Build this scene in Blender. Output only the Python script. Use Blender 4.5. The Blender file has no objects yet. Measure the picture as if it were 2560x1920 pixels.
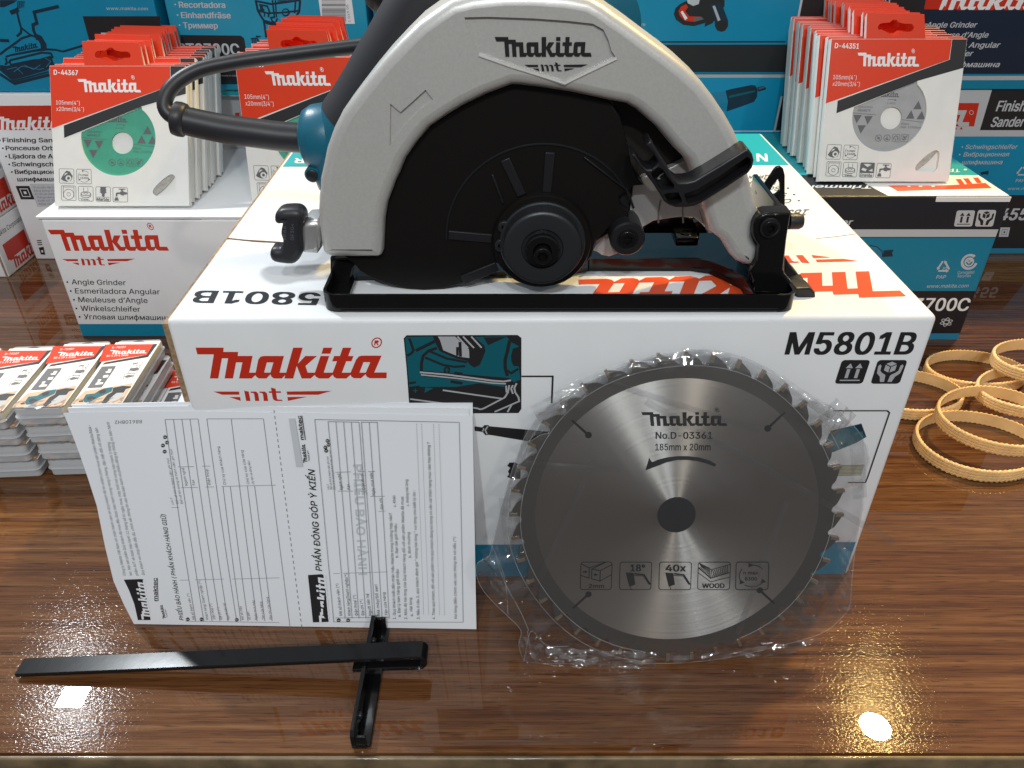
import bpy, bmesh, math, random
import numpy as np
from math import radians, sin, cos, tan, atan, pi, sqrt
from mathutils import Vector, Matrix
from mathutils.geometry import tessellate_polygon, delaunay_2d_cdt
random.seed(11)
SC = bpy.context.scene
COL = SC.collection

# ---------------------------------------------------------------- camera, world, lamps
FPX, PITCH, HCAM = 1936.0, radians(33.85), 0.392       # focal length in px of the 2560 px wide photo
cam = bpy.data.cameras.new('camera'); co = bpy.data.objects.new('camera', cam); COL.objects.link(co)
co.location = (0, 0, HCAM); co.rotation_euler = (radians(90) - PITCH, 0, 0)
cam.sensor_width = 36; cam.lens = 36 * FPX / 2560; cam.clip_start = .02; cam.clip_end = 50
SC.camera = co
FWD = Vector((0, cos(PITCH), -sin(PITCH))); UPV = Vector((0, sin(PITCH), cos(PITCH))); CAM = Vector((0, 0, HCAM))
def ray(px, py): return FWD + Vector((1, 0, 0)) * ((px - 1280) / FPX) - UPV * ((py - 960) / FPX)
def hit(px, py, p, n):
    d = ray(px, py); return CAM + d * ((Vector(p) - CAM).dot(n) / d.dot(n))
def onz(px, py, z): return hit(px, py, (0, 0, z), Vector((0, 0, 1)))
def ony(px, py, y): return hit(px, py, (0, y, 0), Vector((0, 1, 0)))

SC.view_settings.view_transform = 'Standard'; SC.view_settings.look = 'None'
SC.view_settings.gamma = 1; SC.view_settings.exposure = 0; SC.view_settings.use_curve_mapping = False
SC.render.film_transparent = False
SC.cycles.max_bounces = 12; SC.cycles.transparent_max_bounces = 24
SC.cycles.caustics_reflective = False; SC.cycles.caustics_refractive = False

w = bpy.data.worlds.new('World'); SC.world = w; w.use_nodes = True
nt = w.node_tree; bg = nt.nodes['Background']
tc = nt.nodes.new('ShaderNodeTexCoord'); sx = nt.nodes.new('ShaderNodeSeparateXYZ'); rp = nt.nodes.new('ShaderNodeValToRGB')
nt.links.new(tc.outputs['Generated'], sx.inputs[0])
mp = nt.nodes.new('ShaderNodeMapRange'); mp.inputs[1].default_value = -1; mp.inputs[2].default_value = 1
nt.links.new(sx.outputs['Z'], mp.inputs[0]); nt.links.new(mp.outputs[0], rp.inputs[0]); nt.links.new(rp.outputs[0], bg.inputs[0])
e = rp.color_ramp.elements
e[0].position = 0; e[0].color = (.10, .09, .08, 1); e[1].position = 1; e[1].color = (.72, .74, .78, 1)
a = e.new(.5); a.color = (.16, .15, .15, 1); a = e.new(.66); a.color = (.42, .42, .43, 1)
bg.inputs[1].default_value = .62

def lamp(name, px, py, height, shape, sx_, sy_, power, colour, aim=(0, .45, .1)):
    """a ceiling lamp where its mirror image shows in the glossy counter at photo pixel (px, py)"""
    p = onz(px, py, 0); d = ray(px, py); r = Vector((d.x, d.y, -d.z)); pos = p + r * (height / r.z)
    l = bpy.data.lights.new(name, 'AREA'); l.shape = shape; l.size = sx_; l.size_y = sy_; l.energy = power; l.color = colour
    o = bpy.data.objects.new(name, l); COL.objects.link(o); o.location = pos
    o['label'] = 'ceiling lamp above the counter'; o['kind'] = 'helper'
    return o
lamp('ceiling_panel_lamp', 183, 1742, 1.9, 'RECTANGLE', .085, .075, 58, (.90, .96, 1))
lamp('ceiling_spot_lamp', 2188, 1816, 1.9, 'DISK', .095, .095, 62, (1, .70, .24))
def soft(name, loc, size, power, colour, rot=(0, 0, 0)):
    l = bpy.data.lights.new(name, 'AREA'); l.shape = 'RECTANGLE'; l.size = size[0]; l.size_y = size[1]; l.energy = power; l.color = colour
    o = bpy.data.objects.new(name, l); COL.objects.link(o); o.location = loc; o.rotation_euler = rot; o['kind'] = 'helper'
soft('ceiling_row_lamp', (-.5, 1.35, 2.3), (1.6, .35), 9, (.95, .98, 1))
soft('ceiling_lamp', (.06, -1.35, 1.9), (.12, .12), 15, (.88, .95, 1), (radians(40), 0, 0))
soft('ceiling_lamp', (-.55, -1.7, 2.0), (.10, .10), 18, (.93, .98, 1), (radians(42), 0, radians(-15)))
soft('ceiling_lamp', (.85, -1.5, 1.9), (.09, .09), 10, (1, .93, .82), (radians(42), 0, radians(25)))

# ---------------------------------------------------------------- materials
M = {}
def nodes(m): return m.node_tree.nodes, m.node_tree.links
def mat(name, rgb, rough=.5, metal=0, coat=0, coat_r=.05, spec=.5, bump=None, vary=None, trans=0, ior=1.45, sss=0, alpha=1):
    m = bpy.data.materials.new(name); m.use_nodes = True; n, l = nodes(m); b = n['Principled BSDF']
    b.inputs['Base Color'].default_value = (*rgb, 1); b.inputs['Roughness'].default_value = rough; b.inputs['Metallic'].default_value = metal
    b.inputs['Coat Weight'].default_value = coat; b.inputs['Coat Roughness'].default_value = coat_r
    b.inputs['Specular IOR Level'].default_value = spec; b.inputs['Transmission Weight'].default_value = trans; b.inputs['IOR'].default_value = ior
    b.inputs['Subsurface Weight'].default_value = sss; b.inputs['Alpha'].default_value = alpha
    if sss: b.inputs['Subsurface Radius'].default_value = (.004, .003, .0015)
    if bump or vary:
        t = n.new('ShaderNodeTexCoord')
    if bump:
        x = n.new('ShaderNodeTexNoise'); x.inputs['Scale'].default_value = bump[0]; x.inputs['Detail'].default_value = 3
        bb = n.new('ShaderNodeBump'); bb.inputs['Strength'].default_value = bump[1]; bb.inputs['Distance'].default_value = bump[2] if len(bump) > 2 else .0005
        l.new(t.outputs['Object'], x.inputs['Vector']); l.new(x.outputs[0], bb.inputs['Height']); l.new(bb.outputs[0], b.inputs['Normal'])
    if vary:                                                       # (scale, amount): slight unevenness of the colour itself
        x = n.new('ShaderNodeTexNoise'); x.inputs['Scale'].default_value = vary[0]; x.inputs['Detail'].default_value = 4
        r = n.new('ShaderNodeValToRGB'); k = vary[1]
        r.color_ramp.elements[0].position = .3; r.color_ramp.elements[1].position = .7
        r.color_ramp.elements[0].color = (*[c * (1 - k) for c in rgb], 1); r.color_ramp.elements[1].color = (*[min(1, c * (1 + k)) for c in rgb], 1)
        l.new(t.outputs['Object'], x.inputs['Vector']); l.new(x.outputs[0], r.inputs[0]); l.new(r.outputs[0], b.inputs['Base Color'])
    M[name] = m; return m
mat('white_card', (.78, .79, .80), .42, bump=(600, .08), vary=(40, .02))
mat('grey_card', (.46, .47, .50), .45, bump=(600, .08))
mat('pack_card', (.76, .76, .73), .36, bump=(300, .06), vary=(60, .03))
mat('teal_card', (.003, .245, .42), .38, bump=(500, .06), vary=(30, .04))
mat('teal_card_light', (.020, .31, .47), .38, bump=(500, .06), vary=(30, .04))
mat('black_card', (.016, .017, .022), .36, bump=(500, .06))
mat('navy_card', (.010, .022, .045), .36, bump=(500, .06))
mat('kraft', (.30, .20, .11), .8, vary=(400, .35))
mat('kraft_dark', (.07, .045, .03), .8)
mat('red_ink', (.56, .030, .012), .35)
mat('orange_ink', (.76, .085, .022), .33)
mat('pack_red', (.72, .045, .010), .30, bump=(250, .05))
mat('black_ink', (.018, .018, .02), .4)
mat('grey_ink', (.12, .12, .13), .45)
mat('pale_grey_ink', (.42, .43, .45), .45)
mat('line_ink', (.24, .25, .27), .45)
mat('faint_ink', (.52, .54, .57), .5)
mat('strip_grey', (.50, .52, .54), .4)
mat('white_ink', (.80, .80, .80), .4)
mat('teal_ink', (.004, .20, .33), .38)
mat('cyan_ink', (.01, .36, .42), .38)
mat('deep_teal_ink', (.003, .105, .135), .4)
mat('navy_ink', (.008, .028, .05), .4)
mat('mid_blue_ink', (.02, .20, .34), .4)
mat('tan_ink', (.60, .40, .27), .4)
mat('olive_ink', (.33, .30, .14), .5)
mat('paper', (.74, .76, .79), .6, bump=(300, .03))
mat('cast_aluminium', (.60, .592, .565), .40, metal=.40, bump=(900, .07, .0005), vary=(800, .045))
mat('bare_aluminium', (.62, .61, .60), .33, metal=.8, bump=(700, .12))
mat('guard_plastic', (.0062, .0052, .0047), .46, spec=.26, bump=(1200, .06))
mat('black_plastic', (.012, .012, .014), .38, bump=(1200, .06))
mat('black_rubber', (.020, .020, .024), .42, bump=(1500, .10))
mat('grip_rubber', (.020, .020, .024), .60, bump=(1400, .12))
mat('black_paint', (.0055, .0055, .006), .16, coat=.15, coat_r=.06, spec=.3, bump=(120, .03))
mat('interior_shade', (.020, .016, .013), .5, bump=(1000, .06))  # near-black stands in for the shade inside the blade guard
mat('dark_zinc', (.028, .031, .035), .36, metal=.35, bump=(700, .05))
mat('teal_plastic', (.008, .115, .18), .36, bump=(900, .08))
mat('clear_red', (.55, .05, .04), .25)
mat('steel_outer', (.17, .163, .15), .36, metal=.85)
mat('carbide', (.36, .28, .20), .3, metal=.7)
mat('etch_ink', (.012, .012, .013), .5)
mat('disc_green', (.06, .36, .24), .35, vary=(90, .06))
mat('disc_grey', (.36, .37, .38), .35, vary=(90, .06))
mat('amber_rubber', (.80, .54, .25), .30, sss=.6, bump=(400, .1), vary=(60, .12))
mat('glass_grey', (.58, .60, .62), .25)
mat('steel_light', (.28, .28, .26), .35, metal=.5)

def steel_brushed():
    m = mat('steel_brushed', (.56, .535, .50), .30, metal=1); n, l = nodes(m); b = n['Principled BSDF']
    b.inputs['Anisotropic'].default_value = .96; b.inputs['Anisotropic Rotation'].default_value = .25
    tg = n.new('ShaderNodeTangent'); tg.direction_type = 'RADIAL'; tg.axis = 'Y'; l.new(tg.outputs[0], b.inputs['Tangent'])
    t = n.new('ShaderNodeTexCoord'); s = n.new('ShaderNodeSeparateXYZ'); l.new(t.outputs['Object'], s.inputs[0])
    ln = n.new('ShaderNodeVectorMath'); ln.operation = 'LENGTH'; l.new(t.outputs['Object'], ln.inputs[0])
    x = n.new('ShaderNodeTexNoise'); x.noise_dimensions = '1D'; x.inputs['Scale'].default_value = 700; x.inputs['Detail'].default_value = 1
    l.new(ln.outputs['Value'], x.inputs['W'])
    mr = n.new('ShaderNodeMapRange'); mr.inputs[3].default_value = .30; mr.inputs[4].default_value = .40
    l.new(x.outputs[0], mr.inputs[0]); l.new(mr.outputs[0], b.inputs['Roughness'])
steel_brushed()

def film(name, tint, base, edge, rough, bumpk):
    """clear plastic film: mostly see-through, glossy, whiter at glancing angles"""
    m = bpy.data.materials.new(name); m.use_nodes = True; n, l = nodes(m); n.remove(n['Principled BSDF'])
    out = n['Material Output']; tr = n.new('ShaderNodeBsdfTransparent'); tr.inputs[0].default_value = (*tint, 1)
    gl = n.new('ShaderNodeBsdfGlossy'); gl.inputs['Roughness'].default_value = rough; gl.inputs[0].default_value = (1, 1, 1, 1)
    lw = n.new('ShaderNodeLayerWeight'); lw.inputs[0].default_value = .35
    mr = n.new('ShaderNodeMapRange'); mr.inputs[3].default_value = base; mr.inputs[4].default_value = edge
    mx = n.new('ShaderNodeMixShader'); l.new(lw.outputs['Facing'], mr.inputs[0]); l.new(mr.outputs[0], mx.inputs[0])
    if bumpk:
        t = n.new('ShaderNodeTexCoord'); x = n.new('ShaderNodeTexNoise'); x.inputs['Scale'].default_value = bumpk[0]; x.inputs['Detail'].default_value = 2
        bb = n.new('ShaderNodeBump'); bb.inputs['Strength'].default_value = bumpk[1]; bb.inputs['Distance'].default_value = .003
        l.new(t.outputs['Object'], x.inputs['Vector']); l.new(x.outputs[0], bb.inputs['Height'])
        l.new(bb.outputs[0], gl.inputs['Normal']); l.new(bb.outputs[0], lw.inputs['Normal'])
    l.new(tr.outputs[0], mx.inputs[1]); l.new(gl.outputs[0], mx.inputs[2]); l.new(mx.outputs[0], out.inputs[0])
    M[name] = m; return m
film('bag_film', (.95, .955, .96), .09, .75, .06, (16, .55))
film('crumpled_film', (.93, .935, .94), .13, .85, .055, None)
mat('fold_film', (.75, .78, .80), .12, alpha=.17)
film('case_plastic', (.80, .82, .84), .16, .60, .12, None)

def wood():
    m = mat('varnished_wood', (.12, .05, .03), .085, coat=1, coat_r=.006, spec=.030); n, l = nodes(m); b = n['Principled BSDF']
    b.inputs['Coat IOR'].default_value = 1.5
    t = n.new('ShaderNodeTexCoord'); s = n.new('ShaderNodeSeparateXYZ'); l.new(t.outputs['Object'], s.inputs[0])
    def math_(op, a=None, b_=None, va=None, vb=None):
        q = n.new('ShaderNodeMath'); q.operation = op
        if a: l.new(a, q.inputs[0])
        if b_: l.new(b_, q.inputs[1])
        if va is not None: q.inputs[0].default_value = va
        if vb is not None: q.inputs[1].default_value = vb
        return q.outputs[0]
    row = math_('FLOOR', math_('DIVIDE', math_('ADD', s.outputs['Y'], vb=.008), vb=.083))
    wn = n.new('ShaderNodeTexWhiteNoise'); wn.noise_dimensions = '1D'; l.new(row, wn.inputs['W'])
    mpn = n.new('ShaderNodeMapping'); mpn.inputs['Scale'].default_value = (3.0, 70, 1); l.new(t.outputs['Object'], mpn.inputs[0])
    off = n.new('ShaderNodeVectorMath'); off.operation = 'ADD'; l.new(mpn.outputs[0], off.inputs[0]); l.new(wn.outputs['Color'], off.inputs[1])
    g1 = n.new('ShaderNodeTexNoise'); g1.inputs['Scale'].default_value = 2.2; g1.inputs['Detail'].default_value = 8; g1.inputs['Distortion'].default_value = .5; l.new(off.outputs[0], g1.inputs['Vector'])
    mp2 = n.new('ShaderNodeMapping'); mp2.inputs['Scale'].default_value = (16, 520, 1); l.new(t.outputs['Object'], mp2.inputs[0])
    g2 = n.new('ShaderNodeTexNoise'); g2.inputs['Scale'].default_value = 1.6; g2.inputs['Detail'].default_value = 3; l.new(mp2.outputs[0], g2.inputs['Vector'])
    mp3 = n.new('ShaderNodeMapping'); mp3.inputs['Scale'].default_value = (.9, 5, 1); l.new(off.outputs[0], mp3.inputs[0])
    g3 = n.new('ShaderNodeTexNoise'); g3.inputs['Scale'].default_value = 1.3; g3.inputs['Detail'].default_value = 2; l.new(mp3.outputs[0], g3.inputs['Vector'])
    f = math_('ADD', math_('MULTIPLY', g1.outputs[0], vb=.50), math_('MULTIPLY', g2.outputs[0], vb=.40))
    f = math_('ADD', f, math_('ADD', math_('MULTIPLY', wn.outputs['Value'], vb=.20), math_('MULTIPLY', math_('SUBTRACT', g3.outputs[0], vb=.5), vb=.30)))
    r = n.new('ShaderNodeValToRGB'); l.new(f, r.inputs[0]); el = r.color_ramp.elements
    el[0].position = .34; el[0].color = (.048, .0190, .0085, 1); el[1].position = .78; el[1].color = (.235, .138, .062, 1)
    q = el.new(.47); q.color = (.092, .0410, .0170, 1); q = el.new(.60); q.color = (.150, .0740, .0280, 1)
    # pores: short dark dashes along the grain; thin dark seams between the boards
    mp5 = n.new('ShaderNodeMapping'); mp5.inputs['Scale'].default_value = (55, 1100, 1); l.new(t.outputs['Object'], mp5.inputs[0])
    po = n.new('ShaderNodeTexNoise'); po.inputs['Scale'].default_value = 1; po.inputs['Detail'].default_value = 1; l.new(mp5.outputs[0], po.inputs['Vector'])
    pr_ = n.new('ShaderNodeMapRange'); pr_.inputs[1].default_value = .60; pr_.inputs[2].default_value = .72; pr_.inputs[3].default_value = 1; pr_.inputs[4].default_value = .45; l.new(po.outputs[0], pr_.inputs[0])
    fr_ = math_('FRACT', math_('DIVIDE', math_('ADD', s.outputs['Y'], vb=.008), vb=.083)); se = n.new('ShaderNodeMapRange'); se.inputs[1].default_value = .0; se.inputs[2].default_value = .016; se.inputs[3].default_value = .45; se.inputs[4].default_value = 1; l.new(fr_, se.inputs[0])
    mu = n.new('ShaderNodeVectorMath'); mu.operation = 'SCALE'; l.new(r.outputs[0], mu.inputs[0]); l.new(math_('MULTIPLY', pr_.outputs[0], se.outputs[0]), mu.inputs['Scale'])
    ti = n.new('ShaderNodeMix'); ti.data_type = 'RGBA'; ti.blend_type = 'MULTIPLY'; ti.inputs[7].default_value = (.92, .70, .64, 1); wn2 = n.new('ShaderNodeTexWhiteNoise'); wn2.noise_dimensions = '1D'; l.new(math_('ADD', row, vb=3.37), wn2.inputs['W'])
    l.new(wn2.outputs['Value'], ti.inputs[0]); l.new(mu.outputs[0], ti.inputs[6]); l.new(ti.outputs[2], b.inputs['Base Color'])      # some boards redder than others
    sm = n.new('ShaderNodeTexNoise'); sm.inputs['Scale'].default_value = 7; sm.inputs['Detail'].default_value = 6; sm.inputs['Roughness'].default_value = .7; l.new(t.outputs['Object'], sm.inputs['Vector'])
    sr = n.new('ShaderNodeMapRange'); sr.inputs[1].default_value = .50; sr.inputs[2].default_value = .74; sr.inputs[3].default_value = .001; sr.inputs[4].default_value = .011
    l.new(sm.outputs[0], sr.inputs[0]); l.new(sr.outputs[0], b.inputs['Coat Roughness'])      # wiped smears on the varnish
    gr = n.new('ShaderNodeTexNoise'); gr.inputs['Scale'].default_value = 1; gr.inputs['Detail'].default_value = 2; mp4 = n.new('ShaderNodeMapping'); mp4.inputs['Scale'].default_value = (420, 900, 1); l.new(t.outputs['Object'], mp4.inputs[0]); l.new(mp4.outputs[0], gr.inputs['Vector'])
    bb = n.new('ShaderNodeBump'); bb.inputs['Strength'].default_value = .30; bb.inputs['Distance'].default_value = .0003
    l.new(gr.outputs[0], bb.inputs['Height']); l.new(bb.outputs[0], b.inputs['Normal'])
wood()
mat('edge_wood', (.15, .105, .055), .35, coat=.4, coat_r=.08, vary=(60, .45))
mat('edge_dark', (.06, .022, .013), .4)

# ---------------------------------------------------------------- things, parts, meshes
def thing(name, label, cat, loc=(0, 0, 0), group=None):
    o = bpy.data.objects.new(name, None); COL.objects.link(o); o.location = loc; o.empty_display_size = .02
    o['label'] = label; o['category'] = cat
    if group: o['group'] = group
    return o
def base(o):
    v = Vector((0, 0, 0))
    while o: v += o.location; o = o.parent
    return v
class MB:
    """collects world-space faces; build() links them as ONE mesh object"""
    def __init__(s): s.v = []; s.f = []; s.m = []
    def add(s, vs, fs, mi=0):
        k = len(s.v); s.v += [tuple(v) for v in vs]; s.f += [tuple(i + k for i in f) for f in fs]; s.m += [mi] * len(fs)
    def build(s, name, mats, parent=None, angle=32, warp=None, smooth=True, local=None):
        if isinstance(mats, str): mats = [mats]
        b = base(parent) if parent else (local or Vector((0, 0, 0)))
        me = bpy.data.meshes.new(name); vs = [Vector(v) for v in s.v]
        if warp: vs = [warp(v) for v in vs]
        me.from_pydata([v - b for v in vs], [], s.f)
        for q in mats: me.materials.append(M[q])
        me.polygons.foreach_set('material_index', s.m); me.polygons.foreach_set('use_smooth', [smooth] * len(s.f)); me.update()
        if smooth: me.set_sharp_from_angle(angle=radians(angle))
        o = bpy.data.objects.new(name, me); COL.objects.link(o)
        if parent: o.parent = parent
        elif local: o.location = local
        return o
def area2(p): return sum(p[i][0] * p[(i + 1) % len(p)][1] - p[(i + 1) % len(p)][0] * p[i][1] for i in range(len(p)))
def ccw(p): return list(p) if area2(p) > 0 else list(p)[::-1]
def inset(p, r):
    n = len(p); out = []
    for i in range(n):
        a, b, c = Vector(p[i - 1]), Vector(p[i]), Vector(p[(i + 1) % n]); d1 = (b - a).normalized(); d2 = (c - b).normalized()
        n1 = Vector((-d1.y, d1.x)); n2 = Vector((-d2.y, d2.x)); m = n1 + n2
        if m.length < 1e-6: m = n1.copy()
        m.normalize(); k = max(.45, m.dot(n1)); q = b + m * (r / k); out.append((q.x, q.y))
    return out
class Frame:
    def __init__(s, O, U, V):
        s.O = Vector(O); s.U = Vector(U).normalized(); s.V = Vector(V).normalized(); s.N = s.U.cross(s.V)
    def __call__(s, u, v, n=0): return s.O + s.U * u + s.V * v + s.N * n
    def px(s, x, y):
        q = hit(x, y, s.O, s.N) - s.O; return (q.dot(s.U), q.dot(s.V))
def XZ(y): return Frame((0, y, 0), (1, 0, 0), (0, 0, 1))            # faces the camera (-Y)
def XY(z): return Frame((0, 0, z), (1, 0, 0), (0, 1, 0))
def prism(mb, fr, pts, depth, bev=0., holes=(), mi=0, n0=0., steps=4, backbev=0.):
    """outline extruded backwards from the frame plane; rounded front edge; holes = [(pts, depth or None for through)]"""
    pts = ccw(pts); n = len(pts); loops = []
    if bev:
        for k in range(steps + 1):
            t = k / steps * pi / 2; ins = inset(pts, bev * (1 - sin(t))); loops.append([fr(u, v, n0 - bev * (1 - cos(t))) for u, v in ins])
    else: loops.append([fr(u, v, n0) for u, v in pts])
    if backbev:
        loops.append([fr(u, v, n0 - depth + backbev) for u, v in pts])
        loops.append([fr(u, v, n0 - depth) for u, v in inset(pts, backbev)])
    else: loops.append([fr(u, v, n0 - depth) for u, v in pts])
    vs = [p for lp in loops for p in lp]; fs = []
    for k in range(len(loops) - 1):
        for i in range(n):
            j = (i + 1) % n; fs.append((k * n + i, (k + 1) * n + i, (k + 1) * n + j, k * n + j))
    mb.add(vs, fs, mi)
    front = inset(pts, bev) if bev else pts; thr = [h[0] for h in holes if h[1] is None]
    def cap(outer, hs, off, flip=False):
        polys = [[Vector((a, b, 0)) for a, b in q] for q in [outer] + hs]; tr = tessellate_polygon(polys); allp = [q for w_ in [outer] + hs for q in w_]
        fs = []
        for t in tr:
            a, b, c = [allp[i] for i in t]
            up = (b[0] - a[0]) * (c[1] - a[1]) - (c[0] - a[0]) * (b[1] - a[1]) > 0
            fs.append(t if up != flip else t[::-1])
        mb.add([fr(a, b, off) for a, b in allp], fs, mi)
    cap(front, [h[0] for h in holes], n0)
    cap(inset(pts, backbev) if backbev else pts, thr, n0 - depth, True)
    for hp, d in holes:
        hp = ccw(hp); m = len(hp); dd = depth if d is None else d
        mb.add([fr(a, b, n0) for a, b in hp] + [fr(a, b, n0 - dd) for a, b in hp], [(i, (i + 1) % m, m + (i + 1) % m, m + i) for i in range(m)], mi)
        if d is not None: cap(hp, [], n0 - d)
def boxm(mb, p0, p1, bev=.0, mi=0):
    x0, y0, z0 = p0; x1, y1, z1 = p1
    if not bev:
        v = [(x, y, z) for z in (z0, z1) for y in (y0, y1) for x in (x0, x1)]
        mb.add(v, [(0, 2, 3, 1), (4, 5, 7, 6), (0, 1, 5, 4), (2, 6, 7, 3), (0, 4, 6, 2), (1, 3, 7, 5)], mi); return
    bm = bmesh.new(); bmesh.ops.create_cube(bm, size=1)
    for v in bm.verts: v.co = Vector(((x0 + x1) / 2 + v.co.x * (x1 - x0), (y0 + y1) / 2 + v.co.y * (y1 - y0), (z0 + z1) / 2 + v.co.z * (z1 - z0)))
    bmesh.ops.bevel(bm, geom=bm.edges[:], offset=bev, segments=3, profile=.5, affect='EDGES')
    bm.verts.index_update(); mb.add([v.co for v in bm.verts], [[v.index for v in f.verts] for f in bm.faces], mi); bm.free()
def catmull(P, k=6):
    P = [Vector(p) for p in P]; out = []
    for i in range(len(P) - 1):
        a = P[max(i - 1, 0)]; b = P[i]; c = P[i + 1]; d = P[min(i + 2, len(P) - 1)]
        for j in range(k):
            t = j / k; out.append(.5 * ((2 * b) + (c - a) * t + (2 * a - 5 * b + 4 * c - d) * t * t + (3 * b - a - 3 * c + d) * t ** 3))
    return out + [P[-1]]
def tube(mb, P, r, seg=16, mi=0, cap=True):
    n = len(P); R = r if isinstance(r, (list, tuple)) else [r] * n; up = Vector((0, 1, .2)).normalized(); vs = []; fs = []
    for i in range(n):
        d = (Vector(P[min(i + 1, n - 1)]) - Vector(P[max(i - 1, 0)])).normalized(); s_ = d.cross(up)
        if s_.length < 1e-4: s_ = d.cross(Vector((1, 0, 0)))
        s_.normalize(); up = s_.cross(d).normalized()
        for k in range(seg):
            t = 2 * pi * k / seg; vs.append(Vector(P[i]) + (s_ * cos(t) + up * sin(t)) * R[i])
    for i in range(n - 1):
        for k in range(seg):
            j = (k + 1) % seg; fs.append((i * seg + k, i * seg + j, (i + 1) * seg + j, (i + 1) * seg + k))
    if cap: fs += [tuple(range(seg))[::-1], tuple((n - 1) * seg + k for k in range(seg))]
    mb.add(vs, fs, mi)
def lathe(mb, c, ax, prof, seg=48, mi=0):
    """prof = [(radius, height along ax)]"""
    ax = Vector(ax).normalized(); s_ = ax.orthogonal().normalized(); t_ = ax.cross(s_); vs = []; fs = []
    for r, h in prof:
        for k in range(seg):
            a = 2 * pi * k / seg; vs.append(Vector(c) + ax * h + (s_ * cos(a) + t_ * sin(a)) * max(r, 1e-5))
    for i in range(len(prof) - 1):
        for k in range(seg):
            j = (k + 1) % seg; fs.append((i * seg + k, i * seg + j, (i + 1) * seg + j, (i + 1) * seg + k))
    mb.add(vs, fs, mi)
def ribbon(mb, P, z0, z1, th, mi=0):
    """upright sheet-metal wall along a plan path"""
    n = len(P); L = []
    for i in range(n):
        d = Vector(P[min(i + 1, n - 1)]) - Vector(P[max(i - 1, 0)]); d.normalize(); nn = Vector((-d.y, d.x)) * th / 2; p = Vector(P[i])
        L.append((p + nn, p - nn))
    vs = []
    for a, b in L: vs += [(a.x, a.y, z0), (a.x, a.y, z1), (b.x, b.y, z1), (b.x, b.y, z0)]
    fs = [(4 * i + k, 4 * i + (k + 1) % 4, 4 * i + 4 + (k + 1) % 4, 4 * i + 4 + k) for i in range(n - 1) for k in range(4)]
    fs += [(3, 2, 1, 0), (4 * n - 4, 4 * n - 3, 4 * n - 2, 4 * n - 1)]; mb.add(vs, fs, mi)
def rounded(x0, y0, x1, y1, r, k=5):
    out = []
    for cx, cy, a0 in ((x1 - r, y1 - r, 0), (x0 + r, y1 - r, 90), (x0 + r, y0 + r, 180), (x1 - r, y0 + r, 270)):
        for i in range(k + 1):
            a = radians(a0 + 90 * i / k); out.append((cx + r * cos(a), cy + r * sin(a)))
    return out
def circ(cx, cy, r, k=40, a0=0, a1=360):
    full = abs(a1 - a0) >= 360; m = k if full else k + 1
    return [(cx + r * cos(radians(a0 + (a1 - a0) * i / k)), cy + r * sin(radians(a0 + (a1 - a0) * i / k))) for i in range(m)]
def smoothpts(P, k=3, closed=False):
    if closed: q = catmull([(*p, 0) for p in [P[-1]] + list(P) + [P[0], P[1]]], k); q = q[k:-2 * k if False else len(q) - k - 1]
    else: q = catmull([(*p, 0) for p in P], k)
    return [(a.x, a.y) for a in q]

# ---------------------------------------------------------------- printing on faces
_T = {}
try: FONT = bpy.data.fonts.load(bpy.utils.resource_path('LOCAL') + '/datafiles/fonts/Inter.woff2')   # a typeface that ships inside Blender
except Exception: FONT = None
def contours_of(s, shear):
    c = bpy.data.curves.new('lettering', 'FONT'); c.body = s; c.resolution_u = 2; c.shear = shear; c.fill_mode = 'NONE'
    if FONT: c.font = FONT
    o = bpy.data.objects.new('lettering', c); COL.objects.link(o)
    dg = bpy.context.evaluated_depsgraph_get(); me = bpy.data.meshes.new_from_object(o.evaluated_get(dg))
    v = [(p.co.x, p.co.y) for p in me.vertices]; nx = {e.vertices[0]: e.vertices[1] for e in me.edges}; out = []
    bpy.data.objects.remove(o); bpy.data.curves.remove(c)
    adj = {}
    for e in me.edges: a, b = e.vertices; adj.setdefault(a, []).append(b); adj.setdefault(b, []).append(a)
    seen = set()
    for st in range(len(v)):                                          # points come in drawing order, so the walk keeps each outline's own direction
        if st in seen or st not in adj: continue
        L = [st]; seen.add(st); cur = st + 1 if st + 1 in adj[st] else adj[st][0]
        while cur not in seen:
            L.append(cur); seen.add(cur); n_ = [q for q in adj[cur] if q not in seen]
            if not n_: break
            cur = n_[0]
        if len(L) > 2: out.append([v[i] for i in L])
    bpy.data.meshes.remove(me); return out
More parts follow.
